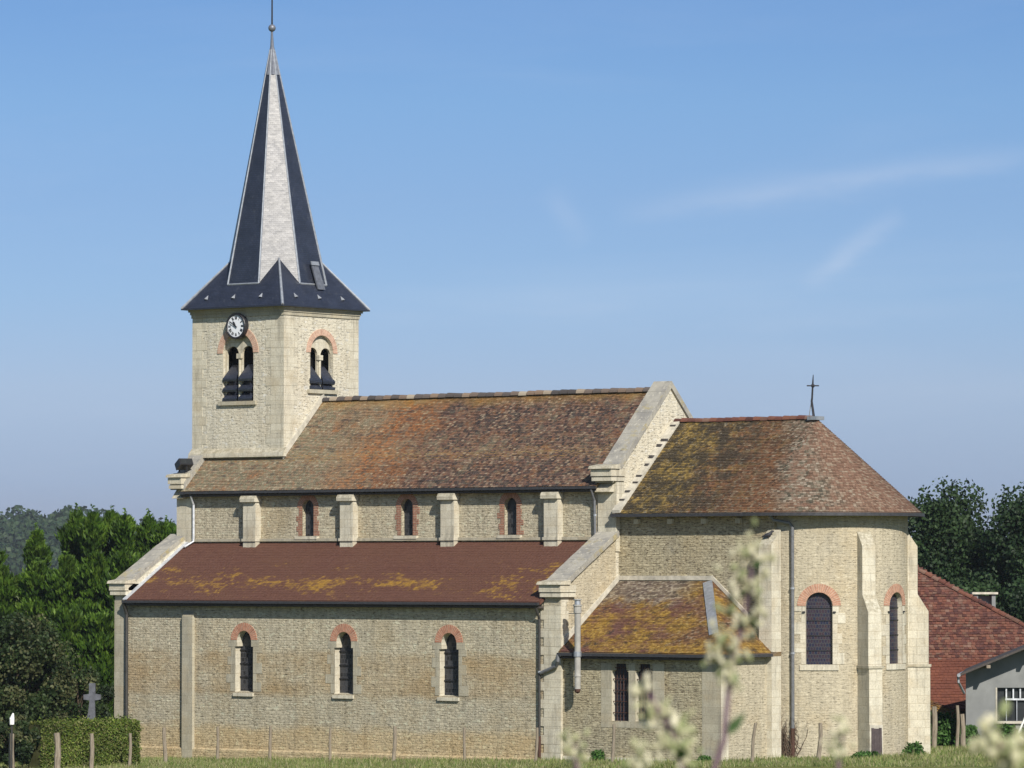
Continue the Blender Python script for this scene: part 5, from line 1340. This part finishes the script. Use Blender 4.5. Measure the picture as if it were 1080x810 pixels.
b = MB(); b.tube([W(21.45, 197.5, .75), W(22.15, 197.5, 2.35)], .045, 6); b.tube([W(21.45, 197.5, .75), W(21.9, 197.4, .35)], .035, 6)
tag(b.build('white_pole', M['white'], loc=W(21.45, 197.5, .75)), 'thin white pole leaning in the greenery under the shed window', 'pole')

# ------------------------------------------------------------------ low growth
def clump(p, H, R, N, mat, label, name='weed_clump', size=.075, cat='plant', group=None):
    b = MB()
    for k in range(N):
        a = random.uniform(0, 2 * pi); t = random.random() ** .6; z = H * t * random.uniform(.7, 1.1); z *= .55 + .45 * abs(sin(a * 2.5 + H * 9)); r = R * (1.05 - .5 * t) * random.uniform(.15, 1.15)
        leaf_quad(b, V((r * cos(a), r * sin(a), z)), size * random.uniform(.6, 1.3), V((cos(a), sin(a), .5)), None, 1.8)
    o = b.build(name, M[mat]); o.location = p; tag(o, label, cat, group)
    b = MB()
    for k in range(9): a = random.uniform(0, 2 * pi); b.tube([V((0, 0, -.05)), V((cos(a) * R * .5, sin(a) * R * .5, H * .8))], [.012, .006], 4)
    b.build('stems', M['weed'], o)
    return o
clump(V((2.0, -.2, .08)), .42, .35, 500, 'weed', 'small leafy weed at the foot of the sacristy wall below the windows')
clump(V((7.3, -.25, .1)), .3, .34, 800, 'weed', 'low green weed at the sacristy corner stones')
o, ex, ey = rad(57); clump(o + ey * 1.4 + V((0, 0, .2)), .32, .7, 900, 'weed', 'spreading green weeds at the foot of the plank board')
o, ex, ey = rad(93); clump(o + ey * .9 + V((0, 0, .2)), .6, .5, 900, 'weed', 'taller leafy weed growing between the last two apse buttresses')
BUSH = [(18.05, 202, 1.25, .6, 'leafy bush right against the last apse buttress'), (18.85, 202, 1.15, .65, 'leafy bush below the rusty tiled canopy'), (19.5, 199, .72, .6, 'leafy bush at the corner of the grey shed'), (21.1, 198.8, .75, .7, 'leafy bush under the left part of the shed window'), (22.3, 198.6, .8, .7, 'leafy bush under the shed window by the picture edge'), (23.8, 198.6, .9, .8, 'leafy bush in front of the shed beyond the white pole')]
for lat, dep, H, R, lab in BUSH: clump(gpt(lat, dep), H * 1.2, R, 3600, 'weed', lab, 'bush', .10, 'bush', 'bushes in front of the shed')
# dry climber round the apse downpipe
b = MB(); a0 = radians(20) * AR
for k in range(46):
    s, z = a0 + random.uniform(-.5, .2), random.uniform(0, .4); pts = []
    for j in range(7):
        pts.append(MAPA(s, z, -.04 - random.uniform(0, .15))); s += random.uniform(-.16, .16); z += random.uniform(.05, .38)
        s = max(a0 - .85, min(a0 + .6, s))
    b.tube(pts, [.014, .013, .012, .010, .009, .007, .005], 4)
cl_ = b.build('dry_climber', M['dry_vine'], loc=MAPA(a0, 0)); tag(cl_, 'bare brown dry climber tangled round the foot of the apse downpipe', 'climber')
# grass in front of the church
b = MB()
for k in range(105000):
    dep = random.uniform(176, 204); lat = random.uniform(-23, 24); q = gpt(lat, dep)
    if -24 < q.x < 8 and q.y > -.15: continue
    if (q.x - AC.x) ** 2 + (q.y - AC.y) ** 2 < 14.2: continue
    h = random.uniform(.05, .15) * (1 + .9 * max(0, sin(q.x * 1.7 + 2 * sin(q.y * 1.3)) * sin(q.y * 2.1 + q.x * .4))) * (1.7 if random.random() < .05 else 1); a = random.uniform(0, pi); w = random.uniform(.010, .022)
    dx = V((cos(a), sin(a), 0)) * w; tp = V((random.gauss(0, .05), random.gauss(0, .05), h))
    i = len(b.v); b.v += [q - dx, q + dx, q + tp]; b.f.append((i, i + 1, i + 2)); b.uv.append([(0, 0), (1, 0), (.5, 1)]); b.r.append(random.random()); b.m.append(0)
tag(b.build('grass', M['grass']), 'short meadow grass along the foot of the church', 'grass', kind='stuff')

# ------------------------------------------------------------------ tall dock plants close to the viewpoint
def fgp(lat, z, dep=8.0): return W(lat, dep, z)
def px(u, v, dep=8.0): return (u - 540) * dep / 4900.0, CAM.z - (v - 600) * dep / 4900.0
def weedstalk(stem, clusters, leaves, label, dep, scale=1.0, bud=.0105):
    pts = [fgp(*px(u, v, dep), dep) for u, v in stem]
    foot = V((pts[0].x + .02, pts[0].y, ground_z(pts[0].x, pts[0].y) - .02))
    mid = foot.lerp(pts[0], .5) + RX * .03
    pts = [foot, mid] + pts
    b = MB(); n = len(pts); b.tube(pts, [.0075 * (1 - .65 * k / (n - 1)) for k in range(n)], 8)
    o = b.build('dock_plant', M['stalk'], loc=foot); tag(o, label, 'plant', 'tall seeding stalks close to the viewer')
    rs = random.Random(int(dep * 100)); clusters = list(clusters) + [(u + rs.uniform(-9, 9), v + rs.uniform(-8, 8), s * .7) for u, v, s in clusters[::3]]
    for (u, v, s) in clusters:
        c = fgp(*px(u, v, dep), dep) + HX * random.uniform(-.02, .02)
        near = min((q for q in pts), key=lambda q: (q - c).length)
        b = MB(); b.tube([near - foot, (near.lerp(c, .6) + V((0, 0, -.004))) - foot, c - foot], [.004, .003, .002], 5)
        for k in range(random.randint(5, 8)):
            g = V((random.gauss(0, 1), random.gauss(0, 1), random.gauss(0, 1.1))) * (.0115 * s)
            rot = V((random.gauss(0, .6), random.gauss(0, .6), 1)).to_track_quat('Z', 'Y').to_matrix()
            b.ball(c + g - foot, bud * s * random.uniform(.6, 1.05), 8, (.62, .62, 1.0), rot)
        b.build('seed_cluster', M['bract'], o)
    for (u, v, du, dv, wd) in leaves:
        A = fgp(*px(u, v, dep), dep); T = fgp(*px(u + du, v + dv, dep), dep) + HX * random.uniform(-.03, .03)
        b = MB(); ax = T - A; sdv = ax.cross(HX).normalized() * wd + HX * (wd * .4)
        prof = [0, .55, .9, 1.0, .75, .35, 0]
        L_ = [A + ax * (k / 6) + sdv * w for k, w in enumerate(prof)]; R_ = [A + ax * (k / 6) - sdv * w for k, w in enumerate(prof)]; C_ = [A + ax * (k / 6) - HX * (.15 * wd) for k in range(7)]
        for k in range(6):
            b.face([L_[k] - foot, C_[k] - foot, C_[k + 1] - foot, L_[k + 1] - foot]); b.face([C_[k] - foot, R_[k] - foot, R_[k + 1] - foot, C_[k + 1] - foot])
        b.build('leaf', M['dock_leaf'], o)
weedstalk([(750, 818), (763, 780), (767, 735), (773, 700), (783, 655), (791, 615), (793, 575)],
  [(780, 578, 1), (796, 569, .9), (771, 597, 1), (787, 611, 1), (801, 594, 1), (799, 611, .8), (793, 625, .8), (773, 640, 1.1), (801, 645, .9), (788, 659, 1), (757, 671, 1), (767, 680, 1), (755, 688, 1), (777, 689, 1), (760, 706, 1), (772, 714, .8)],
  [(764, 776, 22, -26, .009), (772, 706, 4, 18, .008), (791, 618, -14, 14, .007), (785, 650, 16, 10, .007), (792, 600, 12, -10, .006), (776, 690, -18, -10, .007)],
  'tallest blurred seeding stalk in front of the sacristy end wall', 8.0)
weedstalk([(722, 818), (714, 790), (703, 762), (690, 742), (681, 724)],
  [(680, 724, 1), (679, 741, 1), (682, 754, .9), (691, 760, 1), (701, 746, 1), (705, 769, 1.1), (714, 762, 1), (724, 768, 1), (702, 782, 1), (718, 777, 1.1), (713, 788, 1), (719, 799, .9)],
  [(718, 805, -6, -22, .010), (705, 775, 10, 14, .008), (712, 790, 16, 12, .008)], 'blurred seeding stalk below the sacristy windows', 7.6)
weedstalk([(610, 820), (607, 800), (604, 778)], [(604, 776, .9), (600, 788, .7), (612, 796, .9), (608, 806, .8)], [], 'small blurred seed tip low in front of the sacristy left corner', 8.4)
weedstalk([(678, 822), (676, 806)], [(675, 797, .9), (680, 806, 1), (670, 808, .8)], [], 'short blurred seed tip left of the sacristy window stalk', 7.4)
weedstalk([(882, 820), (885, 795), (889, 770)], [(889, 767, .8), (886, 780, .7), (872, 785, .7), (884, 794, .9)], [(884, 800, 2, -20, .006)], 'small blurred grey seed tip in front of the apse', 8.2)
weedstalk([(1062, 822), (1056, 800), (1052, 780)], [(1052, 772, 1.3), (1040, 783, 1.2), (1046, 786, 1.2), (1064, 785, 1.3), (1060, 794, 1.2), (1070, 805, 1.3)], [], 'pale yellow blurred flower head at the lower right', 6.6)

# ------------------------------------------------------------------ summer haze: one box of even air round the whole scene
def build_haze():
    m = bpy.data.materials.new('summer_haze'); m.use_nodes = True; nt = m.node_tree; nt.nodes.clear()
    out = nt.nodes.new('ShaderNodeOutputMaterial'); v = nt.nodes.new('ShaderNodeVolumePrincipled')
    v.inputs['Color'].default_value = (.80, .88, 1.0, 1); v.inputs['Density'].default_value = HAZE; v.inputs['Anisotropy'].default_value = .1
    nt.links.new(v.outputs[0], out.inputs['Volume'])
    b = MB(); b.box((-5200, -5200, -2.0), (5200, 5200, 62)); o = b.build('haze', m); tag(o, kind='stuff'); return o
HAZE = .00007
build_haze()
